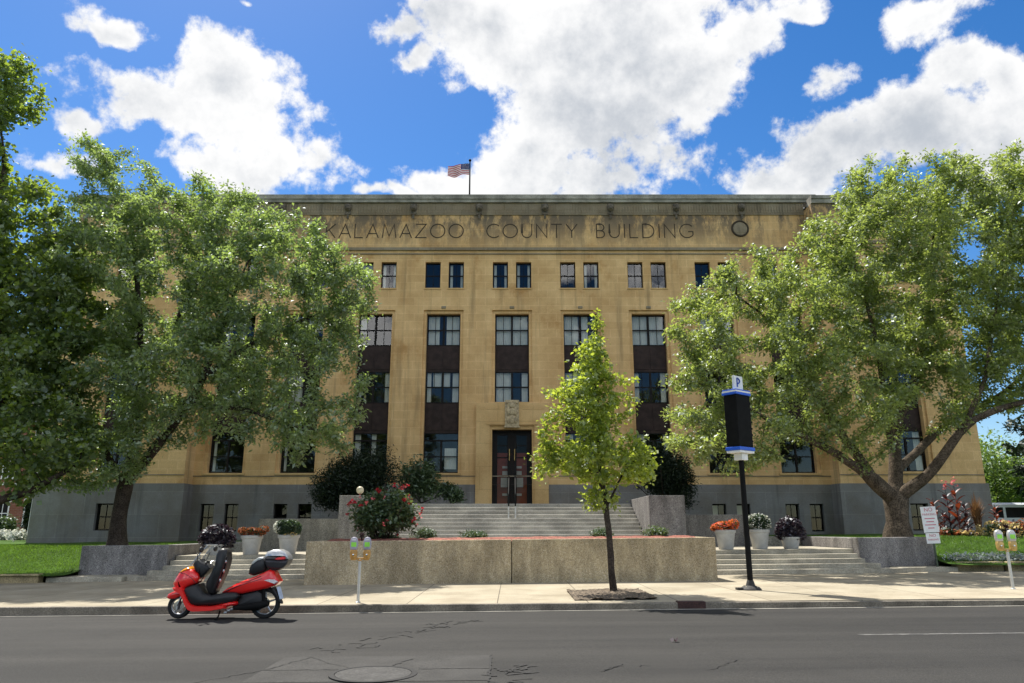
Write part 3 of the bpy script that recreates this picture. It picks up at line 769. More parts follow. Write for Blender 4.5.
def facade():
    outer, inner = {}, {}
    w = MB(); tr = MB(); base = MB()
    for (x0, x1, yf) in ((-XI, XI, ZF), (-XO, -XI, ZP), (XI, XO, ZP)):
        oh, ih, bh = [], [], []
        for (cx, yb, b) in bays:
            if abs(yb - yf) > .01 or not (x0 < cx < x1): continue
            zlo = 8.3 if b == 0 else 4.47
            oh.append((cx - 1.12, cx + 1.12, zlo, 13.54, .12))
            ih.append((cx, zlo))
            for s in (-1, 1):
                xa, xb = sorted((cx + s * .23, cx + s * 1.10)); oh.append((xa, xb, 14.84, 16.41, .32))
            if abs(b) == 6: bh.append((cx - .45 + .0, cx + .45, 1.5, 2.85, .3))
            elif b != 0:
                for s in (-1, 1): xa, xb = sorted((cx + s * .28, cx + s * 1.0)); bh.append((xa, xb, 1.45, 2.86, .3))
        zb = BASE
        if yf == ZF: oh.append((-1.93, 1.93, 2.5, 8.19, .02)); bh.append((-1.93, 1.93, 2.5, 4.2, .02))
        wall_sheet(w, x0, x1, zb, (TOP if yf == ZF else WT) - .45, yf, [h if h[2] > zb else (h[0], h[1], zb, h[3], h[4]) for h in oh], .12)
        # stepped inner jamb of every tall opening
        for cx, zlo in ih:
            wall_sheet(w, cx - 1.12, cx + 1.12, zlo, 13.54, yf + .12, [(cx - .95, cx + .95, zlo + .0001, 13.36, .34)], .34)
        wall_sheet(base, x0 - (.1 if yf == ZP and x0 < 0 else 0), x1 + (.1 if yf == ZP and x1 > 0 else 0), .4, zb, yf - .10, [h if h[3] < zb else (h[0], h[1], h[2], zb - .0001, h[4]) for h in bh], .3)
        base.quad((x0, yf - .10, zb), (x1, yf - .10, zb), (x1, yf, zb), (x0, yf, zb))
    for s in (-1, 1):      # the returns between the pavilions and the middle, and the outer sides
        x = s * XI; w.quad((x, ZP, BASE), (x, ZF, BASE), (x, ZF, WT - .45), (x, ZP, WT - .45)); w.quad((x, ZF, WT - .5), (x, ZF + 26, WT - .5), (x, ZF + 26, TOP - .45), (x, ZF, TOP - .45))
        x = s * (XI - .10); base.quad((x, ZP - .10, .4), (x, ZF - .1, .4), (x, ZF - .1, BASE), (x, ZP - .10, BASE)); base.quad((s * XI, ZP - .1, BASE), (x, ZP - .1, BASE), (x, ZF - .1, BASE), (s * XI, ZF - .1, BASE))
        a, b_ = sorted((s * XI, x)); base.quad((a, ZP - .1, .4), (b_, ZP - .1, .4), (b_, ZP - .1, BASE), (a, ZP - .1, BASE))
        x = s * XO; w.quad((x, ZP, BASE), (x, ZF + 26, BASE), (x, ZF + 26, WT - .45), (x, ZP, WT - .45))
        x = s * (XO + .10); base.quad((x, ZP - .10, .4), (x, ZF + 26, .4), (x, ZF + 26, BASE), (x, ZP - .10, BASE)); base.quad((s * XO, ZP - .1, BASE), (x, ZP - .1, BASE), (x, ZF + 26, BASE), (s * XO, ZF + 26, BASE))
    w.quad((-XO, ZF + 26, .4), (XO, ZF + 26, .4), (XO, ZF + 26, WT - .3), (-XO, ZF + 26, WT - .3)); w.quad((-XI, ZF + 26, WT - .3), (XI, ZF + 26, WT - .3), (XI, ZF + 26, TOP - .3), (-XI, ZF + 26, TOP - .3))
    bp(w, 'wall', M['sandstone'], recalc=False); bp(base, 'stone_base', M['granite'], recalc=False)
    # thin string courses, fluted band and coping
    t = MB(); fr = MB(); cp = MB()
    for (x0, x1, yf) in ((-XI - .02, XI + .02, ZF), (-XO, -XI, ZP), (XI, XO, ZP)):
        t.box(x0, x1, yf - .11, yf + .02, 17.10, 17.26); t.box(x0, x1, yf - .05, yf + .02, 16.86, 16.93)
        if yf == ZP:
            cp.box(x0, x1, yf - .10, yf + .6, WT - .449, WT - .2); cp.box(x0, x1, yf - .16, yf + .6, WT - .197, WT); t.box(x0, x1, yf - .03, yf + .02, 4.28, 4.33); continue
        fr.box(x0, x1, yf - .035, yf + .02, 19.36, 20.02)
        fr.box(x0, x1, yf - .06, yf + .02, 19.30, 19.357)
        n = int((x1 - x0) / .16)
        for i in range(n): xx = x0 + (i + .5) * (x1 - x0) / n; fr.box(xx - .045, xx + .045, yf - .062, yf - .036, 19.42, 19.98)
        cp.box(x0 - .7, x1 + .7, yf - .16, yf + .6, 20.05, 20.24); cp.box(x0 - .7, x1 + .7, yf - .22, yf + .6, 20.243, 20.51)
        t.box(x0, x1, yf - .03, yf + .02, 4.28, 4.33)
    for s in (-1, 1): a, b_ = sorted((s * XO, s * (XO + .22))); cp.box(a, b_, ZP - .16, ZF + 26, WT - .45, WT - .01); a, b_ = sorted((s * XI, s * (XI + .2))); cp.box(a, b_, ZF + .61, ZF + 26, 20.05, 20.505)
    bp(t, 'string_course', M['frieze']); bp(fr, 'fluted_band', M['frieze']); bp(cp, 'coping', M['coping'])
    rf = MB(); rf.quad((-XI, ZF + .5, 20.2), (XI, ZF + .5, 20.2), (XI, ZF + 26, 20.2), (-XI, ZF + 26, 20.2))
    for s in (-1, 1): rf.quad((s * XI, ZP + .5, WT - .3), (s * XO, ZP + .5, WT - .3), (s * XO, ZF + 26, WT - .3), (s * XI, ZF + 26, WT - .3)); bp(rf, 'roof', M['roof'], recalc=False)
    iw = MB(); iw.box(-XO + .3, XO - .3, ZF + 2.2, ZF + 2.5, .5, 18.9)
    for z in (3.4, 7.4, 10.9, 14.2): iw.box(-XO + .3, XO - .3, ZF + .75, ZF + 2.19, z - .15, z + .15)
    bp(iw, 'interior_wall', M['interior'])
    # lion-head spouts and roundels
    for k in range(-4, 4):
        x = (k + .5) * 3.82; h = MB()
        h.box(x - .17, x + .17, ZF - .11, ZF - .063, 19.30, 19.96); h.ball((x, ZF - .15, 19.72), .21, .16, .24, 12); h.ball((x, ZF - .28, 19.63), .10, .10, .09, 10)
        h.ball((x - .14, ZF - .13, 19.9), .06, .06, .07, 8); h.ball((x + .14, ZF - .13, 19.9), .06, .06, .07, 8)
        h.box(x - .06, x + .06, ZF - .10, ZF - .066, 19.05, 19.298)
        bp(h, 'lion_head', M['lion'], smooth=True)
    for s in (-1, 1):
        h = MB(); h.tube([(s * 13.22 + .46 * math.cos(a), ZF - .02, 18.45 + .46 * math.sin(a)) for a in [i * math.pi / 16 for i in range(33)]], .055, 6, False)
        h.mi = 1; h.lathe([(.42, 0), (.40, .04), (.2, .06), (.05, .07)], 24, (0, 0, 0))
        n0 = len(h.v) - 4 * 24
        h.v[n0:] = [(s * 13.22 + x, ZF - .002 - z, 18.45 + y) for x, y, z in h.v[n0:]]
        bp(h, 'roundel', [M['letter'], M['frieze']], smooth=True)
facade()

# inscription: incised letters as strokes on a unit box
def arc(cx, cy, rx, ry, a0, a1, n=14): return [(cx + rx * math.cos(R(a0 + (a1 - a0) * i / n)), cy + ry * math.sin(R(a0 + (a1 - a0) * i / n))) for i in range(n + 1)]
GL = {'K': (.62, [[(0, 0), (0, 1)], [(.6, 1), (0, .42)], [(.18, .58), (.62, 0)]]), 'A': (.8, [[(0, 0), (.4, 1), (.8, 0)], [(.13, .3), (.67, .3)]]),
      'L': (.55, [[(0, 1), (0, 0), (.55, 0)]]), 'M': (.95, [[(0, 0), (.14, 1), (.475, .12), (.81, 1), (.95, 0)]]), 'Z': (.75, [[(.03, 1), (.72, 1), (0, 0), (.75, 0)]]),
      'O': (1.0, [arc(.5, .5, .5, .5, 0, 360, 28)]), 'C': (.8, [arc(.5, .5, .5, .5, 50, 310, 22)]), 'U': (.68, [[(0, 1), (0, .34)] + arc(.34, .34, .34, .34, 180, 360) + [(.68, 1)]]),
      'N': (.72, [[(0, 0), (0, 1), (.72, 0), (.72, 1)]]), 'T': (.7, [[(0, 1), (.7, 1)], [(.35, 1), (.35, 0)]]), 'Y': (.75, [[(0, 1), (.375, .48), (.75, 1)], [(.375, .48), (.375, 0)]]),
      'B': (.55, [[(0, 0), (0, 1), (.28, 1)] + arc(.28, .76, .24, .24, 90, -90, 8) + [(0, .52)], [(.28, .52)] + arc(.29, .26, .26, .26, 90, -90, 8) + [(0, 0)]]),
      'I': (.04, [[(.02, 0), (.02, 1)]]), 'D': (.78, [[(0, 0), (0, 1), (.28, 1)] + arc(.28, .5, .5, .5, 90, -90, 14) + [(0, 0)]]),
      'G': (.88, [arc(.5, .5, .5, .5, 45, 325, 22) + [(.91, .45), (.6, .45)]])}
zi = 17.9; hi = .83
ins = empty('inscription', (0, 0, 0)); ins.parent = bld; ins.location = -Vector(bld.location)
def inscribe(word, x0, x1):
    gw = [GL[c][0] * hi for c in word]; gap = (x1 - x0 - sum(gw)) / (len(word) - 1); x = x0
    for c, g in zip(word, gw):
        mb = MB(); w = .029
        for q, pl in enumerate(GL[c][1]):
            P = [Vector((x + p[0] * hi, zi + p[1] * hi)) for p in pl]; vs = []; n = len(P); y0 = ZF - .012 - .0009 * q
            closed = (P[0] - P[-1]).length < 1e-4
            for i in range(n):
                a = P[i] - P[i - 1] if i > 0 else (P[0] - P[-2] if closed else P[1] - P[0]); b = P[i + 1] - P[i] if i < n - 1 else (P[1] - P[0] if closed else P[i] - P[i - 1])
                a.normalize(); b.normalize(); t = (a + b); t = t.normalized() if t.length > .2 else b
                nn = Vector((-t.y, t.x)) * w / max(.45, abs(t.dot(b)))
                e_ = Vector((0, 0)) if closed or 0 < i < n - 1 else t * (w * .6) * (-1 if i == 0 else 1)
                for sg in (1, -1): v = P[i] + nn * sg + e_; vs += [(v.x, y0, v.y), (v.x, ZF + .02, v.y)]
            fs = []
            for i in range(n - 1):
                o = 4 * i; fs += [(o, o + 4, o + 6, o + 2), (o, o + 1, o + 5, o + 4), (o + 2, o + 6, o + 7, o + 3)]
            fs += [(0, 2, 3, 1), (4 * n - 4, 4 * n - 3, 4 * n - 1, 4 * n - 2)]
            mb.add(vs, fs)
        mb.build('letter', M['letter'], ins); x += g + gap
inscribe('KALAMAZOO', -10.75, -2.82); inscribe('COUNTY', -1.46, 3.77); inscribe('BUILDING', 4.9, 10.45)

wr = random.Random(21)
def window(cx, z0, z1, w, y, kind, cur=None):
    """frame with glazing bars, one pane sheet and whatever hangs behind it"""
    f = MB(); x0, x1 = cx - w / 2, cx + w / 2; t = .055; yy = y
    f.box(x0, x0 + t, yy, yy + .09, z0, z1); f.box(x1 - t, x1, yy, yy + .09, z0, z1); f.box(x0 + t, x1 - t, yy, yy + .09, z1 - t, z1); f.box(x0 + t, x1 - t, yy, yy + .09, z0, z0 + t)
    zm = (z0 + z1) / 2
    if kind == 'double':
        f.box(cx - .055, cx + .055, yy - .012, yy + .085, z0 + t, z1 - t)
        for s in (-1, 1):
            a, b = sorted((cx + s * .055, cx + s * (w / 2 - t))); c = (a + b) / 2
            f.box(a, b, yy + .012, yy + .08, zm - .035, zm + .035); f.box(c - .014, c + .014, yy + .02, yy + .07, zm + .035, z1 - t); f.box(c - .014, c + .014, yy + .02, yy + .07, z0 + t, zm - .035)
    elif kind == 'tall':
        zt = z1 - .42; f.box(x0 + t, x1 - t, yy - .008, yy + .085, zt - .04, zt + .04); f.box(cx - .05, cx + .05, yy - .012, yy + .08, z0 + t, zt - .04)
        zm = z0 + (zt - z0) * .5
        for s in (-1, 1): a, b = sorted((cx + s * .05, cx + s * (w / 2 - t))); f.box(a, b, yy + .012, yy + .08, zm - .03, zm + .03)
    else:
        f.box(x0 + t, x1 - t, yy + .012, yy + .08, zm - .03, zm + .03); f.box(cx - .013, cx + .013, yy + .02, yy + .07, z0 + t, zm - .03); f.box(cx - .013, cx + .013, yy + .021, yy + .071, zm + .03, z1 - t)
    fo = bp(f, 'window', M['frame'])
    g = MB(); g.quad((x0 + .03, yy + .045, z0 + .03), (x1 - .03, yy + .045, z0 + .03), (x1 - .03, yy + .045, z1 - .03), (x0 + .03, yy + .045, z1 - .03)); g.build('pane', M['glass'], fo, recalc=False)
    if cur:
        c = MB()
        for (a, b, lo, hi_) in cur:
            xa, xb = x0 + .05 + (w - .1) * a, x0 + .05 + (w - .1) * b; n = max(2, int((xb - xa) / .05)); za, zb = z0 + (z1 - z0) * lo, z0 + (z1 - z0) * hi_
            pts = [(xa + (xb - xa) * i / n, yy + .16 + .022 * (i % 2)) for i in range(n + 1)]
            for i in range(n): c.quad((*pts[i], za), (*pts[i + 1], za), (*pts[i + 1], zb), (*pts[i], zb))
        c.build('curtain', M['curtain'], fo, recalc=False)
    return fo
def rcur(p=.75):
    if wr.random() > p: return None
    out = []
    for s in (0, .5):
        k = wr.random()
        if k < .35: out.append((s + .02, s + .48, .03 if wr.random() < .6 else .45, .97))
        elif k < .75: out.append((s + .02, s + wr.uniform(.12, .3), .03, .97))
        elif k < .9: out.append((s + wr.uniform(.2, .32), s + .48, .03, .97))
    return out or None
FULL = [(.02, .47, .03, .97), (.53, .98, .03, .97)]
special = {(0, 3): FULL, (0, 2): [(.02, .47, .03, .97), (.8, .98, .03, .97)], (-1, 3): [(.02, .36, .03, .97), (.58, .98, .03, .97)], (-1, 2): [(.02, .14, .03, .97), (.52, .72, .5, .97), (.8, .98, .03, .97), (.2, .45, .52, .97)],
           (1, 3): [(.02, .45, .03, .97), (.55, .75, .1, .97)], (2, 3): [(.02, .47, .03, .97), (.55, .98, .03, .97)], (2, 2): [(.02, .15, .03, .97), (.82, .98, .03, .97)], (-2, 2): [(.02, .12, .03, .97), (.85, .98, .03, .97)], (-2, 3): [(.02, .2, .4, .97)]}
for (cx, yf, b) in bays:
    yb = yf + .12 + .30
    window(cx, 11.56, 13.36, 1.9, yb, 'double', special.get((b, 3), rcur()))
    window(cx, 8.30 if b else 8.32, 10.08, 1.9, yb, 'double', special.get((b, 2), rcur()))
    sp = MB(); sp.box(cx - .95, cx + .95, yb + .015, yb + .1, 10.083, 11.557)
    for s in (-1, 1): a, c = sorted((cx + s * .05, cx + s * .88)); sp.box(a, c, yb - .012, yb + .014, 10.2, 11.45)
    bp(sp, 'spandrel', M['bronze'])
    if b:
        sp = MB(); sp.box(cx - .95, cx + .95, yb + .015, yb + .1, 6.663, 8.297)
        for s in (-1, 1): a, c = sorted((cx + s * .05, cx + s * .88)); sp.box(a, c, yb - .012, yb + .014, 6.8, 8.18)
        bp(sp, 'spandrel', M['bronze'])
        window(cx, 4.5, 6.66, 1.9, yb, 'tall', [(.04, .12, .05, .8)] if b in (-4, -3) else ([(.6, .95, .1, .62)] if b == -1 else rcur(.6)))
        st = MB(); st.box(cx - 1.14, cx + 1.14, yf - .07, yf + .40, 4.36, 4.468); bp(st, 'sill', M['sandtrim'], bevel=.01)
    else:
        st = MB(); st.box(-1.0, 1.0, ZF - .05, ZF + .40, 8.2, 8.298); bp(st, 'sill', M['sandtrim'], bevel=.01)
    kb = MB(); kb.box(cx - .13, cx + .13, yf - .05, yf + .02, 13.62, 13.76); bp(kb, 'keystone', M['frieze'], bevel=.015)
    for s in (-1, 1):
        window(cx + s * .665, 14.86, 16.40, .868, yf + .2, 'single', [(.05, .95, .55, .97)] if wr.random() < .2 else ([(.04, .22, .05, .95), (.8, .96, .05, .95)] if wr.random() < .4 else None))
        st = MB(); st.box(cx + s * .665 - .48, cx + s * .665 + .48, yf - .05, yf + .25, 14.76, 14.838); bp(st, 'sill', M['sandtrim'], bevel=.01)
    if abs(b) == 6: window(cx, 1.51, 2.84, .895, yf + .1, 'single', None)
    elif b:
        for s in (-1, 1): window(cx + s * .64, 1.46, 2.85, .715, yf + .1, 'single', [(.05, .6, .1, .95)] if b in (2, 3) and wr.random() < .6 else None)

# entrance: surround, carved panel, bronze double doors
e = MB(); wall_sheet(e, -1.94, 1.94, 2.5, 8.2, ZF - .28, [(-1.2, 1.2, 2.5001, 6.98, .10)], .1)
wall_sheet(e, -1.2, 1.2, 2.5, 6.98, ZF - .18, [(-1.07, 1.07, 2.5001, 6.78, .55)], .55)
e.quad((-1.94, ZF - .28, 8.2), (1.94, ZF - .28, 8.2), (1.94, ZF, 8.2), (-1.94, ZF, 8.2))
for s in (-1, 1): e.quad((s * 1.94, ZF - .28, 2.5), (s * 1.94, ZF + .01, 2.5), (s * 1.94, ZF + .01, 8.2), (s * 1.94, ZF - .28, 8.2))
for s in (-1, 1):
    for i in range(9): x = s * (.62 + i * .135); e.box(x - .04, x + .04, ZF - .305, ZF - .282, 7.86, 8.08)
e.box(-1.36, 1.36, ZF - .32, ZF - .282, 7.02, 7.10)
bp(e, 'door_surround', M['sandtrim'], recalc=False)
rl = MB(); rl.box(-.38, .38, ZF - .38, ZF - .283, 6.95, 8.35)
rr_ = random.Random(8)
for (x, z, a, c) in ((0, 8.05, .16, .16), (0, 7.7, .2, .22), (-.2, 7.72, .1, .25), (.2, 7.72, .1, .25), (0, 7.3, .17, .26), (-.2, 7.25, .1, .2), (.2, 7.25, .1, .2), (-.26, 8.2, .08, .08), (.26, 8.2, .08, .08)): rl.ball((x, ZF - .38, z), a, .09, c, 10)
rl.box(-.42, .42, ZF - .40, ZF - .283, 6.86, 6.945)
bp(rl, 'relief_panel', M['relief'], smooth=True)
yd = ZF + .2
fr = MB()
for (a, b_, c, d) in ((-1.07, -.99, 2.56, 6.78), (.99, 1.07, 2.56, 6.78), (-.99, .99, 6.66, 6.78), (-.05, .05, 2.56, 6.66)): fr.box(a, b_, yd - .04, yd + .1, c, d)
bp(fr, 'door_frame', M['frame'])
for s in (-1, 1):
    d = MB(); a, b_ = sorted((s * .055, s * .985))
    d.box(a, a + .19, yd - .01, yd + .06, 2.58, 6.65); d.box(b_ - .19, b_, yd - .01, yd + .06, 2.58, 6.65)
    d.box(a + .19, b_ - .19, yd - .01, yd + .06, 2.58, 2.85); d.box(a + .19, b_ - .19, yd - .01, yd + .06, 6.5, 6.65)
    for z in (5.95, 5.3): d.box(a + .19, b_ - .19, yd - .004, yd + .055, z - .03, z + .03)
    do = bp(d, 'door', M['frame'])
    g = MB(); g.quad((a + .17, yd + .03, 2.8), (b_ - .17, yd + .03, 2.8), (b_ - .17, yd + .03, 6.55), (a + .17, yd + .03, 6.55)); g.build('pane', M['glass_dark'], do, recalc=False)
    h = MB(); x = s * .14; h.tube([(x, yd - .015, 5.15), (x, yd - .08, 5.15), (x, yd - .08, 5.75), (x, yd - .015, 5.75)], .025, 8); h.build('handle', M['gold_case'], do, smooth=True)
lb = MB(); lb.box(-.95, .95, ZF + .7, ZF + .74, 2.55, 5.6); bp(lb, 'lobby_panel', M['interior_red'])
lb = MB()
for z, h in ((4.75, .12), (4.4, .2), (3.75, .5), (3.3, .12)):
    for s in (-1, 1): a, b_ = sorted((s * .1, s * (.52 if h < .3 else .6))); lb.box(a, b_, ZF + .45, ZF + .47, z, z + h)
bp(lb, 'notice', M['curtain'])

# roof flag
fp = empty('flagpole', (-2.68, 43, 20.2), 'slim dark flagpole on the roof flying a small American flag', 'flagpole')
mb = MB(); mb.tube([(0, 0, -.05), (0, 0, 4.15)], [.06, .04], 8); mb.ball((0, 0, 4.2), .09); mb.box(-.25, .25, -.25, .25, -.02, .1); mb.build('pole', M['black_metal'], fp, smooth=True)
fl = MB(); W_, H_ = 1.35, .78; nx, ny = 26, 26
def fpt(u, v): return (-.05 - W_ * u, .13 * math.sin(u * 9 + v * 1.5) * (u ** .5), 3.98 - H_ * v - .10 * u * u - .10 * u + .05 * math.sin(u * 8))
for i in range(nx):
    for j in range(ny):
        st = int(j * 13 / ny); fl.mi = (1 if i < 10 and j < 14 else (0 if st % 2 == 0 else 2))
        fl.add([fpt(i / nx, j / ny), fpt((i + 1) / nx, j / ny), fpt((i + 1) / nx, (j + 1) / ny), fpt(i / nx, (j + 1) / ny)], [(0, 1, 2, 3)])
fl.mi = 2
for r in range(9):
    for c in range(6 if r % 2 == 0 else 5):
        u = (.03 + (c + (.5 if r % 2 else 0)) * .06); v = .04 + r * .054; p = fpt(u, v)
        for dy in (-.012, .012): fl.add([(p[0] + .016, p[1] + dy, p[2]), (p[0], p[1] + dy, p[2] + .016), (p[0] - .016, p[1] + dy, p[2]), (p[0], p[1] + dy, p[2] - .016)], [(0, 1, 2, 3)])
fl.build('flag', [M['flag_red'], M['flag_blue'], M['flag_white']], fp, recalc=False)

#@@TREES
# ------------------------------------------------------------------ trees
def L3(*p): return [at(x, y, Y) for x, y, Y in p]
def blob(x, y, Y, rx, ry, rz): return (at(x, y, Y), (rx, ry, rz))
TB = at(899, 537, 26.3)
tree('ash_tree', 'big spreading tree with forking trunk on the right, behind the granite wall', 'tree', 'large trees in front of the building',
     [(L3((898, 545, 26.3), (897, 522, 26.3), (895, 500, 26.3)), [0.319, 0.304, 0.334]),
      (L3((893, 500, 26.3), (886, 492, 26.1), (872, 480, 25.8), (859, 468, 25.5), (838, 454, 25.2), (816, 443, 24.9), (795, 433, 24.6), (775, 425, 24.4), (745, 405, 24.2)), [0.304, 0.243, 0.205, 0.167, 0.137, 0.114, 0.091, 0.076, 0.046]),
      (L3((872, 482, 25.8), (864, 464, 26.0), (843, 438, 26.2), (824, 406, 26.4), (812, 390, 26.5), (792, 360, 26.7), (770, 320, 26.8)), [0.205, 0.167, 0.144, 0.122, 0.106, 0.084, 0.053]),
      (L3((895, 498, 26.3), (897, 472, 26.5), (894, 446, 26.7), (896, 425, 26.9), (902, 408, 27.1), (915, 386, 27.4), (925, 340, 27.8), (930, 290, 28)), [0.304, 0.213, 0.182, 0.167, 0.152, 0.122, 0.091, 0.053]),
      (L3((894, 446, 26.7), (886, 425, 26.3), (884, 390, 26), (876, 340, 25.8), (860, 280, 25.7)), [0.152, 0.114, 0.099, 0.076, 0.046]),
      (L3((898, 470, 26.5), (919, 449, 27), (940, 430, 27.4), (962, 416, 27.8), (1000, 395, 28.2), (1040, 360, 28.5)), [0.152, 0.144, 0.129, 0.114, 0.084, 0.046]),
      (L3((898, 500, 26.3), (906, 491, 26.1), (922, 480, 25.8), (940, 460, 25.4), (953, 441, 25.1), (966, 424, 24.9), (1000, 408, 24.7), (1040, 398, 24.6)), [0.289, 0.213, 0.182, 0.167, 0.152, 0.129, 0.099, 0.068]),
      (L3((966, 424, 24.9), (985, 380, 24.8), (995, 320, 24.8), (1000, 270, 25)), [0.091, 0.076, 0.053, 0.030])],
     [blob(935, 270, 27, 4.8, 4.6, 4.6), blob(760, 335, 26, 3.3, 3.2, 3.0), blob(700, 395, 25.6, 1.6, 1.8, 2.2), blob(735, 435, 24.6, 2.4, 2.0, 1.4), blob(690, 440, 25, 1.2, 1.4, 1.1), blob(815, 320, 26, 2.6, 2.6, 2.2), blob(1010, 240, 26, 3.4, 4, 3.6), blob(856, 262, 26.5, 2.9, 3.0, 2.9),
      blob(885, 195, 26.5, 2.0, 2.2, 1.7), blob(975, 185, 26.5, 2.2, 2.2, 1.6), blob(700, 320, 26, 1.5, 1.8, 1.5), blob(840, 380, 25, 3.0, 2.4, 1.7), blob(1040, 375, 25.5, 3.0, 3, 1.5), blob(930, 385, 26, 2.6, 2.4, 1.5), blob(850, 415, 25, 2.2, 2, 1.1), blob(745, 460, 24.4, 1.5, 1.2, .6), blob(985, 330, 26.5, 2.6, 2.6, 2.4), blob(768, 268, 26, 1.5, 1.6, 1.2), blob(1060, 300, 26, 3.0, 3, 3)],
     3800, 72, .130, M['leaf_ash'], M['bark'], 7, .42, aspect=.5, tip=.009, dk=.48, spread=.25, shell=.35)
tree('locust_tree', 'big leafy tree on the left, trunk behind the granite wall', 'tree', 'large trees in front of the building',
     [(L3((117, 548, 26.3), (119, 520, 26.3), (124, 490, 26.3), (128, 478, 26.3)), [0.280, 0.252, 0.252, 0.238]),
      (L3((128, 480, 26.3), (140, 468, 26.1), (171, 427, 25.7), (190, 404, 25.4), (204, 377, 25.2), (222, 330, 25), (240, 280, 25)), [0.182, 0.168, 0.154, 0.133, 0.098, 0.070, 0.042]),
      (L3((127, 478, 26.3), (134, 452, 26.6), (139, 425, 26.8), (141, 380, 27), (140, 320, 27.1), (136, 260, 27.2), (130, 210, 27.2)), [0.189, 0.168, 0.154, 0.126, 0.105, 0.084, 0.049]),
      (L3((190, 405, 25.4), (215, 408, 25), (249, 409, 24.7), (282, 424, 24.4), (310, 430, 24.2)), [0.098, 0.084, 0.070, 0.056, 0.035]),
      (L3((124, 486, 26.3), (108, 455, 26.1), (92, 430, 25.8), (72, 400, 25.6), (55, 360, 25.4)), [0.126, 0.105, 0.091, 0.070, 0.042]),
      (L3((141, 380, 27), (170, 330, 27.6), (200, 280, 28), (215, 230, 28)), [0.098, 0.084, 0.063, 0.035]),
      (L3((204, 377, 25.2), (250, 345, 25.6), (300, 320, 26), (330, 310, 26)), [0.084, 0.070, 0.049, 0.028])],
     [blob(150, 280, 26.6, 3.8, 3.8, 3.6), blob(265, 300, 26, 3.0, 3.2, 3.2), blob(330, 310, 26, 1.7, 2.2, 2.6), blob(325, 390, 25, 1.7, 1.8, 1.7), blob(85, 390, 25.6, 2.8, 2.8, 2.4), blob(175, 225, 26.6, 2.6, 2.4, 1.6), blob(245, 350, 25.4, 2.6, 2.4, 2.0), blob(190, 380, 25.4, 3.3, 3, 1.6), blob(120, 185, 26.8, 1.7, 2, 1.7), blob(215, 205, 27, 1.6, 2, 1.4),
      blob(92, 155, 26.8, 1.1, 1.2, 1.0), blob(75, 225, 26.6, 1.6, 1.8, 1.3), blob(280, 240, 26, 1.7, 2, 1.3), blob(352, 290, 26, 1.1, 1.6, 1.5), blob(255, 222, 26.3, 1.5, 1.8, 1.1), blob(305, 252, 26, 1.4, 1.8, 1.2), blob(95, 150, 26.8, 1.0, 1.2, .9), blob(300, 440, 24.4, 1.4, 1.2, .8), blob(85, 455, 25.0, 2.4, 1.8, 1.3), blob(165, 430, 25.2, 1.8, 1.4, .9), blob(270, 395, 25, 2.0, 1.6, 1.2), blob(60, 300, 26, 2.4, 2.6, 2.6), blob(330, 440, 24.2, 1.1, 1, .8), blob(255, 420, 24.6, 1.8, 1.4, .8)],
     3900, 66, .135, M['leaf_left'], M['bark_dark'], 11, .40, aspect=.5, tip=.009, dk=.48, spread=.25, shell=.35)
tree('maple_tree', 'dark maple at the left edge with a low branch over the lawn', 'tree', 'large trees in front of the building',
     [(L3((-22, 545, 24.5), (-18, 515, 24.5), (-12, 480, 24.6), (-8, 420, 24.8), (-4, 330, 25), (0, 240, 25.2), (5, 150, 25.3)), [.34, .32, .26, .22, .18, .13, .07]),
      (L3((-14, 508, 24.5), (0, 500, 24.3), (25, 493, 24.1), (42, 484, 23.9), (62, 472, 23.8), (85, 462, 23.7)), [.17, .14, .12, .10, .07, .04]),
      (L3((-8, 420, 24.8), (15, 370, 24.8), (45, 320, 24.8), (70, 270, 24.8)), [.15, .12, .09, .05]),
      (L3((-4, 330, 25), (-40, 280, 25), (-80, 240, 25)), [.14, .1, .06])],
     [blob(0, 320, 25, 2.9, 2.8, 3.6), blob(50, 270, 25, 1.9, 2, 2.2), blob(40, 390, 24.8, 2.0, 2, 1.6), blob(5, 90, 25.3, 1.5, 1.6, 1.8), blob(-40, 170, 25, 1.6, 2, 2), blob(25, 205, 25, 1.6, 1.6, 1.2), blob(20, 440, 24.4, 2.6, 2.4, 1.3), blob(85, 330, 25, 1.1, 1.5, 1.4), blob(-80, 300, 25, 2.5, 2.8, 4), blob(70, 450, 23.9, 1.3, 1.3, .8)],
     2200, 44, .160, M['leaf_maple'], M['bark_dark'], 5, .34, aspect=.85, dk=.52, spread=.34)
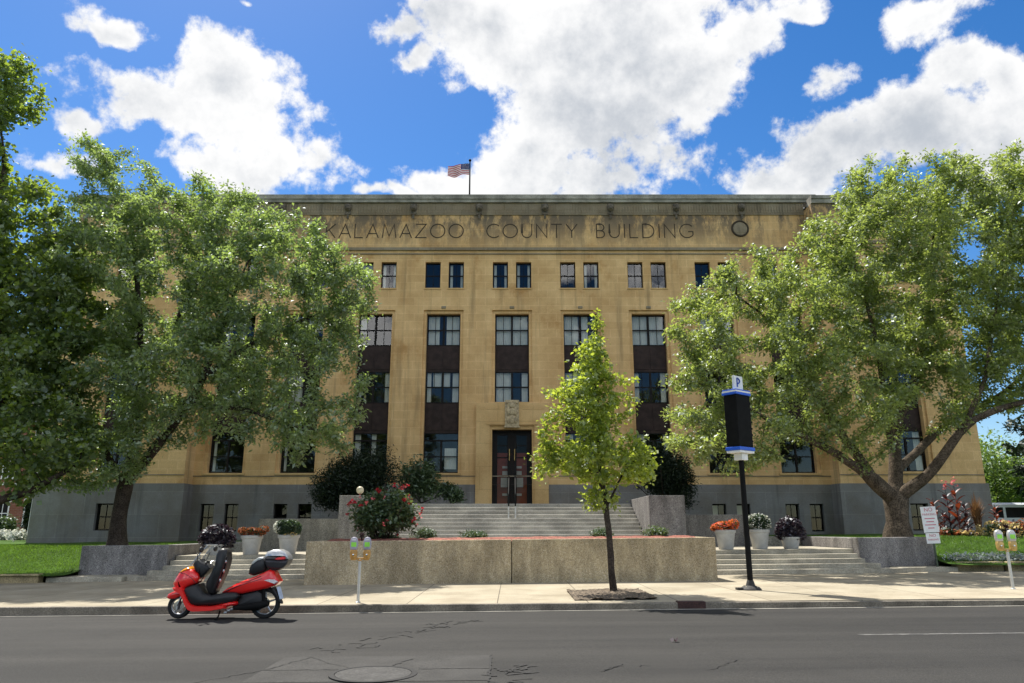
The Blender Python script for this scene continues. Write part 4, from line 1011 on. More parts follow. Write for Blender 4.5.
tree('street_tree', 'young bright green street tree in a wood chip pit by the kerb', 'tree', None,
     [(L3((614, 596, 18.3), (611, 560, 18.3), (608, 525, 18.3), (605, 500, 18.3)), [.085, .080, .072, .066]),
      (L3((605, 502, 18.3), (601, 470, 18.3), (597, 420, 18.3), (595, 370, 18.3), (597, 312, 18.3)), [.058, .05, .038, .024, .010]),
      (L3((606, 508, 18.3), (618, 482, 18.1), (632, 462, 18.0), (650, 450, 18)), [.036, .03, .022, .012]),
      (L3((603, 490, 18.3), (590, 470, 18.5), (568, 455, 18.5), (548, 445, 18.5)), [.03, .026, .018, .010])],
     [blob(602, 455, 18.3, 1.15, 1.1, .75), blob(590, 405, 18.3, .95, .95, .8), blob(593, 365, 18.3, .6, .6, .8), blob(597, 328, 18.3, .27, .27, .5), blob(640, 470, 18.2, .5, .5, .42), blob(552, 462, 18.4, .6, .5, .5), blob(545, 430, 18.4, .3, .3, .25), blob(560, 395, 18.3, .45, .4, .35), blob(632, 405, 18.3, .32, .3, .35), blob(654, 450, 18.1, .2, .2, .2), blob(600, 500, 18.3, .6, .5, .25), blob(632, 380, 18.3, .15, .2, .3)],
     1300, 25, .105, M['leaf_street'], M['bark_dark'], 9, .08, step=.17, aspect=.72, spread=.16, tip=.004, thr=.012, di=1.2, dk=.24, flare=1.3)
# trees and shrubs beyond the right end of the building
tree('dark_tree', 'dark green tree beyond the right end of the building', 'tree', 'trees beyond the building',
     [([Vector((32.5, 44, .9)), Vector((32.4, 44, 4)), Vector((32.6, 44, 8))], [.3, .25, .12])],
     [((32.2, 44, 6.2), (3.4, 3, 3.6)), ((30.2, 43, 4.5), (1.8, 2, 2.0)), ((35.5, 44, 8), (3, 3, 4))], 500, 30, .28, M['leaf_dark'], M['bark_dark'], 31, .3, step=.5, dk=.9, di=3.5, spread=.4)
for i, (x, y, h, lb_) in enumerate(((27.5, 47, 3.6, 'bright green bush at the right corner of the building'), (30.5, 52, 4.6, 'bushy green tree behind the parked van'), (36, 56, 8, 'tall green tree at the far right behind the dark tree'))):
    shrub('leafy_bush', lb_, 'bush', 'greenery beyond the building', (x, y, 1.2), [((x, y, 1.2 + h * .5), (h * .45, h * .4, h * .5)), ((x + h * .3, y, 1.2 + h * .35), (h * .35, h * .3, h * .33))], 7000, .26, M['leaf_bright'], seed=40 + i, shell=.3)
for i, (x, y, h) in enumerate(((-52, 85, 13), (-36, 92, 10), (46, 80, 14), (58, 88, 12))):
    shrub('far_tree', ['tree beyond the brick building at far left', 'tree between the brick building and the county building', 'far tree behind the van', 'far tree at the right edge'][i], 'tree', 'trees beyond the building', (x, y, .5), [((x, y, h * .6), (h * .4, h * .35, h * .45)), ((x + 2, y, h * .45), (h * .35, h * .3, h * .3))], 5000, .5, M['leaf_left'], seed=60 + i, stems=7, shell=.3)

#@@PLANTS
# ------------------------------------------------------------------ shrubs on the terrace
def sb(x, y, Y, rx, rz, ry=None): c = at(x, y, Y); return (tuple(c), (rx, ry or rx, rz))
g_e = 'dark evergreens beside the entrance'
shrub('yew_shrub', 'large dark yew left of the stair behind the low pale wall', 'shrub', g_e, tuple(at(348, 508, 33.5) - Vector((0, 0, .5))),
      [sb(352, 482, 33.5, 1.25, 1.5), sb(382, 470, 34.5, .95, 1.35), sb(325, 495, 33, .8, .9), sb(345, 462, 33.8, .5, .7), sb(318, 482, 33.5, .5, .9), sb(340, 500, 33, 1.3, .6), sb(395, 490, 34.5, .5, .8)], 30000, .14, M['leaf_dark'], .3, 71, shell=.2)
shrub('yew_shrub', 'large dark yew right of the stair, half hidden by the street tree', 'shrub', g_e, tuple(at(668, 508, 33.5) - Vector((0, 0, .5))),
      [sb(672, 480, 33.5, 1.0, 1.5), sb(645, 468, 34.5, .9, 1.3), sb(692, 492, 33.5, .5, 1.0), sb(680, 455, 33.5, .35, .7), sb(640, 450, 34.5, .4, .7)], 22000, .14, M['leaf_dark'], .3, 72, shell=.2)
g_r = 'broadleaf shrubs below the left windows'
shrub('rhododendron', 'rounded broadleaf shrub under the window left of the doors', 'shrub', g_r, tuple(at(420, 503, 37)),
      [sb(418, 473, 37, .95, .85), sb(432, 490, 36.8, .8, .7), sb(405, 490, 37, .6, .7)], 3600, .2, M['leaf_rhodo'], .38, 73, shell=.3)
shrub('rhododendron', 'small low broadleaf shrub nearest the doors on the left', 'shrub', g_r, tuple(at(452, 503, 37.2)),
      [sb(447, 492, 37.2, .6, .5), sb(458, 497, 37.2, .45, .35)], 1500, .17, M['leaf_rhodo'], .38, 74, shell=.3)
# planter planting
c = at(383, 530, 23.2)
shrub('rose_bush', 'large rose bush with red blooms in the long planter', 'bush', None, (c.x, 23.2, 1.22),
      [sb(382, 514, 23.2, 1.0, .68, .8), sb(404, 514, 23.2, .5, .55, .5), sb(362, 517, 23.2, .5, .5, .5), sb(385, 497, 23.2, .6, .32, .5), sb(400, 497, 23.2, .42, .32, .4), sb(384, 528, 23.1, .9, .25, .5), sb(411, 522, 23.1, .3, .35, .3)], 8500, .11, M['leaf_rose'], .6, 81, stems=9, shell=.25,
      flowers=[('petal_red', 40, .085, 9, 'bloom'), ('petal_pink', 9, .08, 6, 'faded_bloom')])
for i, (x, y, rx, rz) in enumerate(((378, 536, .75, .15), (423, 532, .5, .26), (472, 534, .52, .19), (601, 533, .42, .2), (655, 530, .46, .24))):
    c = at(x, y, 23.6); zb = PT - .02 + gz(c.x)
    shrub('low_juniper', ['flat dark juniper at the foot of the rose bush', 'low round juniper just right of the rose bush', 'flat sparse juniper in front of the stair left of centre', 'low juniper behind the street tree trunk', 'low bright juniper at the right of the planter'][i], 'shrub', 'low junipers in the planter',
          (c.x, 23.6, zb), [((c.x, 23.6, zb + rz * .6), (rx, .4, rz)), ((c.x + rx * .4, 23.5, zb + rz * .5), (rx * .6, .3, rz * .8))], 1500, .075, M['leaf_rhodo' if i not in (4,) else 'leaf_rose'], .35, 90 + i, stems=3, shell=.2)
# small path light in the planter
pl = empty('garden_light', (at(362, 534, 22.3).x, 22.3, PT + gz(-4.5) - .04), 'small brown garden light in front of the rose bush', 'garden light')
mb = MB(); mb.tube([(0, 0, -.05), (0, 0, .14)], .02, 8); mb.build('stake', M['black_metal'], pl, smooth=True)
mb = MB(); mb.lathe([(.05, .13), (.065, .15), (.05, .20), (.10, .21), (.03, .27)], 16); mb.build('lamp_head', M['rust'], pl, smooth=True)
# globe lamp on the left cheek wall
gl = empty('globe_lamp', (at(360, 492, 27.2).x, 27.2, 2.72), 'small round globe lamp on the block wall left of the stair', 'lamp')
mb = MB(); mb.lathe([(.07, 0), (.07, .03), (.03, .06), (.03, .10)], 14); mb.build('base', M['black_metal'], gl, smooth=True)
mb = MB(); mb.ball((0, 0, .22), .135, n=20); mb.build('globe', M['globe'], gl, smooth=True)
# handrail in the middle of the stair
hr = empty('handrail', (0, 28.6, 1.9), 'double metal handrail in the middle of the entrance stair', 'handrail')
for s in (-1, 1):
    x = s * .13; mb = MB(); mb.tube([(x, .35, -.1), (x, .35, .52)], .032, 10); mb.build('sunlit_post', M['white_metal'], hr, smooth=True)  # sunlight on the lower posts, put in as a pale metal section
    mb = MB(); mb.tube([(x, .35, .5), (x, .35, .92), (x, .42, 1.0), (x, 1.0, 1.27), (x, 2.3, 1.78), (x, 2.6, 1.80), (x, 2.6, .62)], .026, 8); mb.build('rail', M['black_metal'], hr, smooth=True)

# ------------------------------------------------------------------ potted plants
def potted(px, py, Y, w, h, label, kind, seed, pot=True):
    c = at(px, py, Y); z = PZ + gz(c.x); r = w / 2
    root = empty('potted_plant', (c.x, Y, z), label, 'potted plant', 'potted plants on the forecourt')
    mb = MB(); mb.lathe([(r * .66, 0), (r * .70, .02), (r * .93, h * .82), (r * 1.02, h * .84), (r * 1.04, h * .97), (r * .98, h), (r * .88, h), (r * .86, h * .9)], 32)
    mb.build('pot', M['pot'], root, smooth=True)
    mb = MB(); mb.lathe([(r * .87, h * .88), (r * .4, h * .93), (.01, h * .95)], 24); mb.build('soil', M['soil'], root, smooth=True)
    rs = np.random.RandomState(seed)
    def fol(name, n, blobs, size, m, asp, up, sh=.4, mi=None):
        P = in_blobs(n, blobs, rs, sh); P[:, 2] = np.maximum(P[:, 2], h * .72); leaf_mesh(name, P, m, size, asp, up, rs, root, .1, P - np.array([0, 0, h]))
    if kind == 'low':
        bl = [((0, 0, h + .10), (r * 1.2, r * 1.1, .15))] + [((rs.uniform(-1, 1) * r, rs.uniform(-.7, .7) * r, h + rs.uniform(.02, .22)), (r * rs.uniform(.3, .55),) * 2 + (rs.uniform(.08, .16),)) for _ in range(11)]
        fol('foliage', 1100, bl, .09, M['leaf_mum'], .5, .5, .2)
        fm = 'petal_orange' if seed % 2 == 0 else 'petal_rust'
        fol('blossom', 1300 if seed % 2 == 0 else 1000, [(b[0], tuple(q * 1.06 for q in b[1])) for b in bl], .075, [M[fm]], .8, .7, .75)
        if seed % 2 == 0: fol('bloom', 350, [(b[0], tuple(q * 1.07 for q in b[1])) for b in bl], .07, M['petal_pink'], .8, .7, .8)
    elif kind == 'mum':
        bl = [((0, 0, h + .20), (r * 1.18, r * 1.1, .31))] + [((rs.uniform(-.8, .8) * r, rs.uniform(-.8, .8) * r, h + rs.uniform(.05, .4)), (r * rs.uniform(.25, .5),) * 2 + (rs.uniform(.08, .17),)) for _ in range(9)]
        fol('foliage', 3600, bl, .075, M['leaf_mum'], .6, .6, .55)
        fol('blossom', 420, [(bl[0][0], (r * 1.25, r * 1.2, .345))] if seed % 2 == 0 else [((-r * .95, -.15, h + .26), (.17, .17, .2))], .055, M['petal_white'], .9, .8, .85)
        if seed % 2: fol('bloom', 60, [((r * .5, -.35, h + .02), (.25, .1, .06))], .06, M['petal_cream'], .9, .6, .5)
    else:
        bl = [((0, 0, h + .28), (r * 1.35, r * 1.2, .40)), ((-r * .5, 0, h + .15), (r * 1.1, r, .30)), ((r * .5, 0, h + .1), (r * 1.15, r, .32))]
        fol('foliage', 2400, bl, .115, M['leaf_purple'], .7, .5, .35)
        mb = MB()
        for i in range(9):
            a = i * .7; mb.tube([(0, 0, h * .9), (.3 * r * math.cos(a), .3 * r * math.sin(a), h + .25), (r * math.cos(a), r * math.sin(a), h + .3 + .2 * rs.uniform())], [.014, .010, .004], 5)
        mb.build('stem', M['leaf_purple'], root)
potted(251, 550, 26.3, .72, .64, 'pale pot with rusty red and green low flowers, left of the white one', 'low', 3)
potted(288, 550, 26.4, .72, .64, 'pale pot with rounded green mum and a clump of white flowers', 'mum', 5)
potted(216, 552, 26.3, .80, .36, 'dark purple leafed plant in a pot above the red scooter', 'purple', 7)
potted(726, 546, 26.3, .70, .66, 'pale pot overflowing with orange and pink flowers', 'low', 4)
potted(760, 546, 26.4, .70, .66, 'pale pot with domed green and white mum beside the black pole', 'mum', 6)
potted(791, 546, 26.4, .68, .40, 'purple leafed plant in a low pot at the right end of the row', 'purple', 8)

# ------------------------------------------------------------------ flower beds on the right lawn
def canna(px, Y, h, label, red, seed, bloom=False):
    c = at(px, 530, Y); z = lawn_z(c.x, Y) + gz(c.x); rs = np.random.RandomState(seed)
    root = empty('canna_plant', (c.x, Y, z), label, 'canna', 'cannas in the lawn bed')
    n = 15; mb = MB(); mb.tube([(0, 0, -.03), (.02, 0, h * .5), (.0, 0, h * .95)], [.03, .022, .01], 6); mb.build('stem', M['leaf_canna' if red else 'leaf_canna_dark'], root)
    lf = MB()
    for i in range(n):
        t = (i + .5) / n; a = i * 2.4 + rs.uniform(0, .5); zz = h * (.08 + .8 * t); l = h * .36 * (1 - .45 * t); w = l * .17
        u = Vector((math.cos(a), math.sin(a), 0)); s_ = Vector((-math.sin(a), math.cos(a), 0)); P = []
        for k in range(6):
            q = k / 5; ctr = Vector((0, 0, zz)) + u * (l * .75 * q ** .9) + Vector((0, 0, l * (.95 * q - .45 * q * q)))
            ww = w * math.sin(math.pi * min(.97, .08 + q * .9)) ; P.append((ctr - s_ * ww, ctr + Vector((0, 0, -.02)), ctr + s_ * ww))
        for k in range(5):
            for j in (0, 1): lf.quad(P[k][j], P[k][j + 1], P[k + 1][j + 1], P[k + 1][j])
    lf.build('leaf', M['leaf_canna' if red else 'leaf_canna_dark'], root, smooth=180, recalc=False)
    if bloom:
        leaf_mesh('bloom', np.random.RandomState(seed).normal(size=(22, 3)) * np.array([.06, .06, .10]) + np.array([0, 0, h * 1.03]), M['petal_pink'], .09, .8, .4, np.random.RandomState(2), root)
cl = [(937, 1.5, 'red leafed canna right behind the white parking sign', 1, 0), (945, 1.0, 'short dark leafed canna second from the parking sign', 0, 0), (951, 1.85, 'dark leafed canna with a pink bloom, nearer the sign', 0, 1), (960, 2.0, 'tall red leafed canna with a pink bloom', 1, 1), (968, 1.4, 'dark leafed canna next to the brown ornamental grass', 0, 0), (930, .9, 'small dark canna partly behind the parking sign', 0, 0), (998, 1.25, 'red leafed canna alone at the far right of the bed', 1, 0)]
for i, (px, h, lb_, rd, bl_) in enumerate(cl): canna(px, 29.2 + .25 * (i % 3), h, lb_, rd, 400 + i, bl_)
def ornamental(px, Y, h, w, label, m, n, seed, nm='ornamental_grass'):
    c = at(px, 530, Y); z = lawn_z(c.x, Y) + gz(c.x); rs = np.random.RandomState(seed); root = empty(nm, (c.x, Y, z), label, 'ornamental grass')
    mb = MB()
    for i in range(n):
        a = rs.uniform(0, 6.28); b_ = rs.uniform(0, w); hh = h * rs.uniform(.6, 1.05); u = Vector((math.cos(a), math.sin(a), 0)); s_ = Vector((-math.sin(a), math.cos(a), 0)) * .012
        p = [Vector((0, 0, 0)) + u * .06 * rs.uniform(), u * b_ * .35 + Vector((0, 0, hh * .6)), u * b_ + Vector((0, 0, hh * (1 - .25 * b_ / w)))]
        mb.quad(p[0] - s_, p[0] + s_, p[1] + s_, p[1] - s_); mb.add([p[1] - s_, p[1] + s_, p[2]], [(0, 1, 2)])
    mb.build('blades', M[m], root, recalc=False)
ornamental(979, 29.5, 1.7, .5, 'tall brown ornamental grass clump between the cannas', 'grass_brown', 420, 5)
for i, (px, Y, w, pm) in enumerate(((992, 28.6, .8, 'petal_cream'), (1008, 28.4, .8, 'petal_cream'), (1022, 28.6, .8, 'petal_rust'), (965, 28.6, .6, 'petal_cream'), (948, 28.6, .5, 'petal_rust'), (1003, 29.3, .7, 'petal_pink'))):
    c = at(px, 530, Y); z = lawn_z(c.x, Y) + gz(c.x)
    shrub('bedding_plant', ['cream flowered bedding plant right of the brown grass', 'cream flowered bedding plant above the right parking meter', 'rust coloured bedding plant at the right edge of the photo', 'low cream flowers below the tall red canna', 'low rusty flowers right of the parking sign', 'pink tinged bedding plant behind the cream ones'][i], 'flowers', 'flowers in the lawn bed', (c.x, Y, z),
          [((c.x, Y, z + .22 if i not in (3, 4) else z + .08), (w * .6, w * .5, .3 if i not in (3, 4) else .12))], 420, .13, M['leaf_canna_dark' if i % 2 else 'leaf_mum'], .5, 500 + i, stems=0, shell=.3, flowers=[(pm, 60, .10, 5, 'blossom')])
# silver edging plants along the kerbstones
rs = np.random.RandomState(77); Pp = []
n_e = 0
for i in range(30):
    x = 14.35 + i * .36 + rs.uniform(-.08, .08); y = 25.14 - (x - 14.2) * .052; zz = lawn_z(x, y) + gz(x); c = empty('dusty_miller', (x, y, zz), 'low silvery plant, one of the row edging the right lawn', 'edging plant', 'silver plants edging the right lawn')
    P = rs.normal(size=(130, 3)) * np.array([.16, .11, .07]) + np.array([0, 0, .13]); P[:, 2] = np.abs(P[:, 2]); leaf_mesh('foliage', P, M['leaf_silver'], .10, .5, .5, rs, c)

#@@STREET
# ------------------------------------------------------------------ street furniture
def text_mesh(name, s, size, m, parent, loc, rot=(R(90), 0, 0), ext=.002, sx=1):
    cu = bpy.data.curves.new(name, 'FONT'); cu.body = s; cu.size = size; cu.extrude = ext; cu.align_x = 'CENTER'; cu.align_y = 'CENTER'
    t = bpy.data.objects.new('tmp', cu); col.objects.link(t); dg = bpy.context.evaluated_depsgraph_get(); dg.update()
    me = bpy.data.meshes.new_from_object(t.evaluated_get(dg)); bpy.data.objects.remove(t); me.name = name
    me.materials.clear(); me.materials.append(m); o = bpy.data.objects.new(name, me); col.objects.link(o); o.parent = parent; o.location = loc; o.rotation_euler = rot; o.scale = (sx, 1, 1)
    return o
def meter(px, py, Y, label, dome, case, turn, tilt=0):
    c = at(px, py, Y); root = empty('parking_meter', (c.x, Y, SWZ + gz(c.x)), label, 'parking meter', 'twin parking meters by the kerb'); root.rotation_euler = (0, R(tilt), R(turn)); root.scale = (.9, .9, .86)
    mb = MB(); mb.lathe([(.06, 0), (.06, .015), (.036, .03), (.034, 1.02)], 14); mb.build('post', M['white_metal'], root, smooth=True)
    mb = MB(); mb.box(-.17, .17, -.03, .03, 1.0, 1.05); mb.box(-.04, .04, -.04, .04, .97, 1.0); mb.build('bracket', M[case], root, bevel=.008)
    for s in (-1, 1):
        x = s * .155; hd = MB()
        hd.puff([(x - .075, 1.05), (x - .05, .99), (x + .05, .99), (x + .075, 1.05), (x + .085, 1.17), (x + .07, 1.24), (x - .07, 1.24), (x - .085, 1.17)], .07, .03); ho = hd.build('vault', M[case], root, smooth=True)
        md = MB(); md.puff([(x - .072, 1.235), (x + .072, 1.235), (x + .09, 1.30), (x + .095, 1.40), (x + .085, 1.47), (x + .055, 1.525), (x, 1.545), (x - .055, 1.525), (x - .085, 1.47), (x - .095, 1.40), (x - .09, 1.30)], .065, .03); mo = md.build('meter_head', M[dome], root, smooth=True)
        w = MB(); w.puff([(x + .06 * math.cos(a), 1.455 + .055 * math.sin(a)) for a in [i * math.pi / 8 for i in range(9)]], .068, .006); w.build('window', M['clearlens'], mo, smooth=True)
        st = MB(); st.box(x - .06, x + .06, -.0695, -.0655, 1.31, 1.42); st.build('sticker', M['green_sticker'], mo)
        k = MB(); k.lathe([(.022, 0), (.022, .02), (.01, .024)], 10); k.v = [(x + a, -.07 - cz, 1.12 + b) for a, b, cz in k.v]; k.build('lock', M['chrome'], ho, smooth=True)
meter(358, 601, 16.35, 'twin parking meter with grey domes and tan cases on the left', 'grey_dome', 'tan_case', 6)
meter(1014, 594, 17.9, 'twin parking meter with pale domes and gold cases at the right edge', 'white_metal', 'gold_case', -8)

# sign pole with tall black panel
c = at(751, 591, 18.5); sp_ = empty('sign_pole', (c.x, 18.5, SWZ + gz(c.x)), 'black kerbside pole carrying a tall black panel with blue trim', 'sign pole')
mb = MB(); mb.lathe([(.068, .05), (.064, 3.5), (.06, 3.72)], 16); mb.build('pole', M['black_metal'], sp_, smooth=True)
mb = MB(); mb.lathe([(.24, 0), (.25, .02), (.20, .07), (.11, .10), (.08, .2), (.068, .22)], 20); mb.box(-.34, -.2, -.10, .10, 0, .05); mb.build('base', M['iron'], sp_, smooth=True)
mb = MB()
for a in range(4): mb.lathe([(.02, .02), (.02, .09), (.008, .095)], 8, (.18 * math.cos(a * 1.57 + .7), .18 * math.sin(a * 1.57 + .7), 0))
mb.build('bolt', M['chrome'], sp_, smooth=True)
pn = empty('panel', (0, 0, 0)); pn.parent = sp_; pn.rotation_euler = (0, 0, R(38))
bx = MB(); bx.box(-.26, .26, -.17, .17, 3.37, 4.66)
b0 = bx.build('panel', M['black_metal'], sp_, bevel=.012); b0.rotation_euler = (0, 0, R(38)); b0.scale = (1.1, 1.1, 1); bpy.data.objects.remove(pn)
def onp(mb, name, m, **k): o = mb.build(name, m, b0, **k); return o
t = MB(); t.box(-.285, .285, -.195, .195, 4.665, 4.725); t.box(-.275, .275, -.185, .185, 4.77, 4.80); onp(t, 'blue_trim', M['blue'], bevel=.008)
t = MB(); t.box(-.28, .28, -.19, .19, 4.728, 4.768); onp(t, 'white_trim', M['white'])
t = MB(); t.box(-.285, .285, -.195, .195, 3.28, 3.365); onp(t, 'blue_trim', M['blue'], bevel=.01)
t = MB(); t.box(-.27, .27, -.18, .18, 3.22, 3.277); t.box(-.11, .11, -.11, .11, 3.05, 3.218); onp(t, 'white_trim', M['white'], bevel=.008)
t = MB()
for i in range(7): t.box(.262, .29, -.165, -.12, 3.5 + i * .16, 3.545 + i * .16)
onp(t, 'hinge', M['black_metal'])
t = MB(); t.box(-.18, .14, -.10, -.04, 4.802, 5.16); tp = t.build('sign', M['white'], b0, bevel=.006)
t = MB(); t.box(-.10, -.06, -.108, -.102, 4.87, 5.10); t.tube([(-.08 + .09 * math.sin(a) , -.106, 5.03 + .07 * math.cos(a)) for a in [i * math.pi / 10 for i in range(11)]], .018, 6); t.build('letter', M['blueink'], tp)

# NO PARKING sign
c = at(937, 560, 24.9); ns = empty('parking_sign', (c.x, 24.9, .36 + gz(c.x)), 'white no parking sign on a thin green post at the lawn edge', 'sign'); ns.rotation_euler = (0, R(-2.5), R(-6))
mb = MB(); mb.box(-.025, .025, 0, .03, -.1, 1.75); mb.build('post', mat('green_steel', (.06, .08, .05), .5, .2, 6, 0, metal=.3, bmp=0), ns)
mb = MB(); mb.box(-.24, .24, -.012, -.002, .98, 1.80); mb.build('sign_plate', M['white'], ns, bevel=.006)
mb = MB(); mb.box(-.21, .21, -.012, -.002, .63, .955); lp = mb.build('sign_plate', M['white'], ns, bevel=.006)
text_mesh('lettering', 'NO', .17, M['redink'], ns, (0, -.015, 1.70)); text_mesh('lettering', 'PARKING', .10, M['redink'], ns, (0, -.015, 1.55)); 
for k, w in enumerate((.16, .12, .17, .10)):
    mb = MB(); mb.box(-w, w, -.0150, -.0125, 1.405 - k * .10, 1.435 - k * .10); mb.build('print_line', M['redink'], ns)
text_mesh('lettering', 'NO', .13, M['redink'], ns, (0, -.015, .88)); text_mesh('lettering', 'PARKING', .08, M['redink'], ns, (0, -.015, .75))

# tree pit, kerb inlet, manhole
mb = MB(); nx = 24; r_ = random.Random(4)
vs = [(1.3 + 1.75 * i / nx, 16.25 + 2.5 * j / nx, SWZ + .012 + r_.uniform(0, .045)) for j in range(nx + 1) for i in range(nx + 1)]
mb.add(vs, [(j * (nx + 1) + i, j * (nx + 1) + i + 1, (j + 1) * (nx + 1) + i + 1, (j + 1) * (nx + 1) + i) for j in range(nx) for i in range(nx)]); tag(mb.build('tree_pit', M['woodchip'], slope=True, recalc=False), kind='structure')
di_ = empty('kerb_inlet', (3.6, KY, gz(3.6)), 'rusty iron drain inlet set in the kerb', 'drain')
mb = MB(); mb.box(-.28, .28, -.02, .2, .012, .145); mb.build('plate', M['rust'], di_, bevel=.01)
mh = empty('manhole_cover', (-1.58, 9.1, gz(-1.6) + .004), 'round iron manhole cover in the road', 'manhole cover')
mb = MB(); mb.lathe([(.50, 0), (.50, .012), (.44, .014), (.435, .004)], 40); mb.build('ring', M['crack'], mh, smooth=True)
mb = MB(); mb.lathe([(.43, 0), (.43, .012), (.02, .016)], 40); mb.build('lid', M['iron'], mh, smooth=True)
c = at(675, 646, 11.3); fl_ = empty('fallen_leaf', (c.x, 11.3, gz(c.x) + .01), 'single dark fallen leaf on the road', 'leaf'); leaf_mesh('blade', np.array([[0, 0, .02], [.03, .02, .025], [-.03, .02, .025]]), M['leaf_canna_dark'], .1, .7, 1, np.random.RandomState(3), fl_)

#@@SCOOTER
# ------------------------------------------------------------------ red scooter, seat lifted
SY = 14.9; s0 = at(222.4, 617, SY); SX = s0.x; SZ = gz(SX)
sco = empty('motor_scooter', (SX, SY, SZ), 'red motor scooter with raised black seat and rear top case parked at the kerb', 'scooter')
zoff = 0
def za(pts): return [(lambda p: (p.x - SX, p.z - SZ + zoff))(at(160 + x / 5.94, 510 + y / 5.94, SY)) for x, y in pts]     # front half of the bike
def zb_(pts): return [(lambda p: (p.x - SX, p.z - SZ + zoff))(at(220 + x / 7.587, 535 + y / 7.587, SY)) for x, y in pts]  # rear half
lowest = za([(116, 640)])[0][1]; zoff = -lowest
def piece(name, poly, hw, rnd_, m, yc=0, parent=None, flat=.55): mb = MB(); mb.puff(poly, hw, rnd_, yc, flat=flat); return mb.build(name, M[m] if isinstance(m, str) else m, parent or sco, smooth=60)
fair = piece('front_fairing', za([(196, 342), (165, 348), (138, 362), (118, 395), (99, 428), (106, 452), (120, 474), (150, 486), (163, 505), (163, 470), (172, 452), (205, 440), (240, 424), (254, 396), (246, 372), (222, 350)]), .22, .07, 'red')
piece('leg_shield', za([(106, 450), (120, 474), (148, 488), (166, 520), (178, 556), (198, 584), (225, 595), (330, 591), (416, 575), (416, 548), (330, 558), (240, 558), (212, 546), (194, 515), (180, 478), (172, 460), (150, 446)]), .285, .02, 'red')
piece('floor_panel', za([(165, 470), (178, 452), (215, 438), (245, 432), (262, 455), (285, 485), (330, 497), (416, 480), (470, 478), (500, 500), (470, 530), (416, 548), (330, 556), (225, 558), (200, 545), (180, 505)]), .25, .05, 'blackplastic')
piece('front_fender', za([(46, 512), (58, 494), (85, 480), (120, 474), (148, 488), (160, 508), (140, 505), (118, 512), (95, 522), (60, 524)]), .08, .04, 'red')
piece('turn_signal', za([(138, 362), (160, 344), (192, 330), (206, 342), (190, 354), (150, 368)]), .20, .03, 'amber', 0, fair)
piece('dashboard', za([(222, 350), (212, 318), (228, 292), (252, 286), (262, 305), (300, 318), (312, 340), (290, 370), (262, 395), (254, 396), (246, 372)]), .17, .05, 'blackplastic')
# windscreen
mb = MB(); ws = za([(192, 322), (215, 290), (250, 245), (282, 208)])
for s in (-1, 1):
    for i in range(3):
        w0, w1 = .19 - .02 * i, .19 - .02 * (i + 1); y = lambda w, f: s * w * f
        mb.quad((ws[i][0], 0, ws[i][1]), (ws[i][0] + .05, s * w0, ws[i][1]), (ws[i + 1][0] + .05, s * w1, ws[i + 1][1]), (ws[i + 1][0], 0, ws[i + 1][1]))
scn = mb.build('windscreen', M['screen'], sco, recalc=False)
mb = MB()
for s in (-1, 1): mb.tube([(ws[i][0] + .05, s * (.19 - .02 * i), ws[i][1]) for i in range(4)], .010, 6)
mb.tube([(ws[3][0] + .05, -.13, ws[3][1]), (ws[3][0], 0, ws[3][1] + .01), (ws[3][0] + .05, .13, ws[3][1])], .008, 6); mb.build('windscreen_edge', M['silver'], scn, smooth=True)
# handlebar, grips, mirrors
hb = za([(290, 300), (318, 300), (350, 300), (285, 345)])
mb = MB(); mb.tube([(hb[1][0] + .05, -.36, hb[1][1]), (hb[0][0], -.15, hb[0][1] - .01), (hb[3][0], 0, hb[3][1]), (hb[0][0], .15, hb[0][1] - .01), (hb[1][0] + .05, .36, hb[1][1])], .015, 8); hbo = mb.build('handlebar', M['chrome'], sco, smooth=True)
for s in (-1, 1):
    mb = MB(); mb.tube([(hb[1][0] + .005, s * .24, hb[1][1] - .003), (hb[1][0] + .055, s * .40, hb[1][1] + .002)], .022, 10); mb.build('grip', M['rubber'], hbo, smooth=True)
    mb = MB(); mb.tube([(hb[1][0] - .02, s * .25, hb[1][1] + .02), (hb[1][0] - .02, s * .42, hb[1][1] - .015)], .009, 6); mb.build('lever', M['chrome'], hbo, smooth=True)
    mr = za([(255, 250), (290, 222)]); mb = MB(); mb.tube([(mr[0][0], s * .2, mr[0][1] - .15), (mr[0][0] + .02, s * .30, mr[0][1])], .008, 6); mb.ball((mr[1][0], s * .34, mr[1][1] - .02), .03, .09, .055, 12); mb.build('mirror', M['blackplastic'], sco, smooth=True)
# raised seat
seat = piece('seat', za([(302, 486), (290, 455), (292, 418), (318, 372), (340, 320), (350, 262), (364, 232), (390, 222), (412, 234), (416, 262), (408, 300), (392, 350), (376, 395), (352, 450), (340, 486), (322, 494)]), .18, .05, 'leather')
piece('seat_pan', za([(412, 262), (420, 285), (412, 320), (395, 372), (372, 420), (352, 462), (352, 446), (376, 392), (396, 340), (408, 296)]), .13, .02, 'blackplastic', 0, seat)
mb = MB()
for q in za([(392, 355), (405, 300), (372, 410)]): mb.ball((q[0], -.12, q[1]), .025, .03, .035, 8)
mb.build('seat_latch', M['silver'], seat, smooth=True)
piece('side_cover', zb_([(30, 428), (80, 392), (150, 357), (220, 328), (290, 302), (350, 275), (395, 252), (425, 262), (440, 300), (465, 345), (440, 372), (380, 395), (300, 412), (190, 436), (90, 432)]), .20, .07, 'red')
piece('lower_trim', zb_([(-20, 520), (40, 505), (100, 490), (150, 494), (162, 506), (152, 520), (100, 530), (0, 556), (-60, 562)]), .24, .04, 'red')
piece('tail_light', zb_([(348, 332), (400, 318), (436, 322), (462, 345), (438, 366), (395, 352)]), .205, .02, 'clearlens')
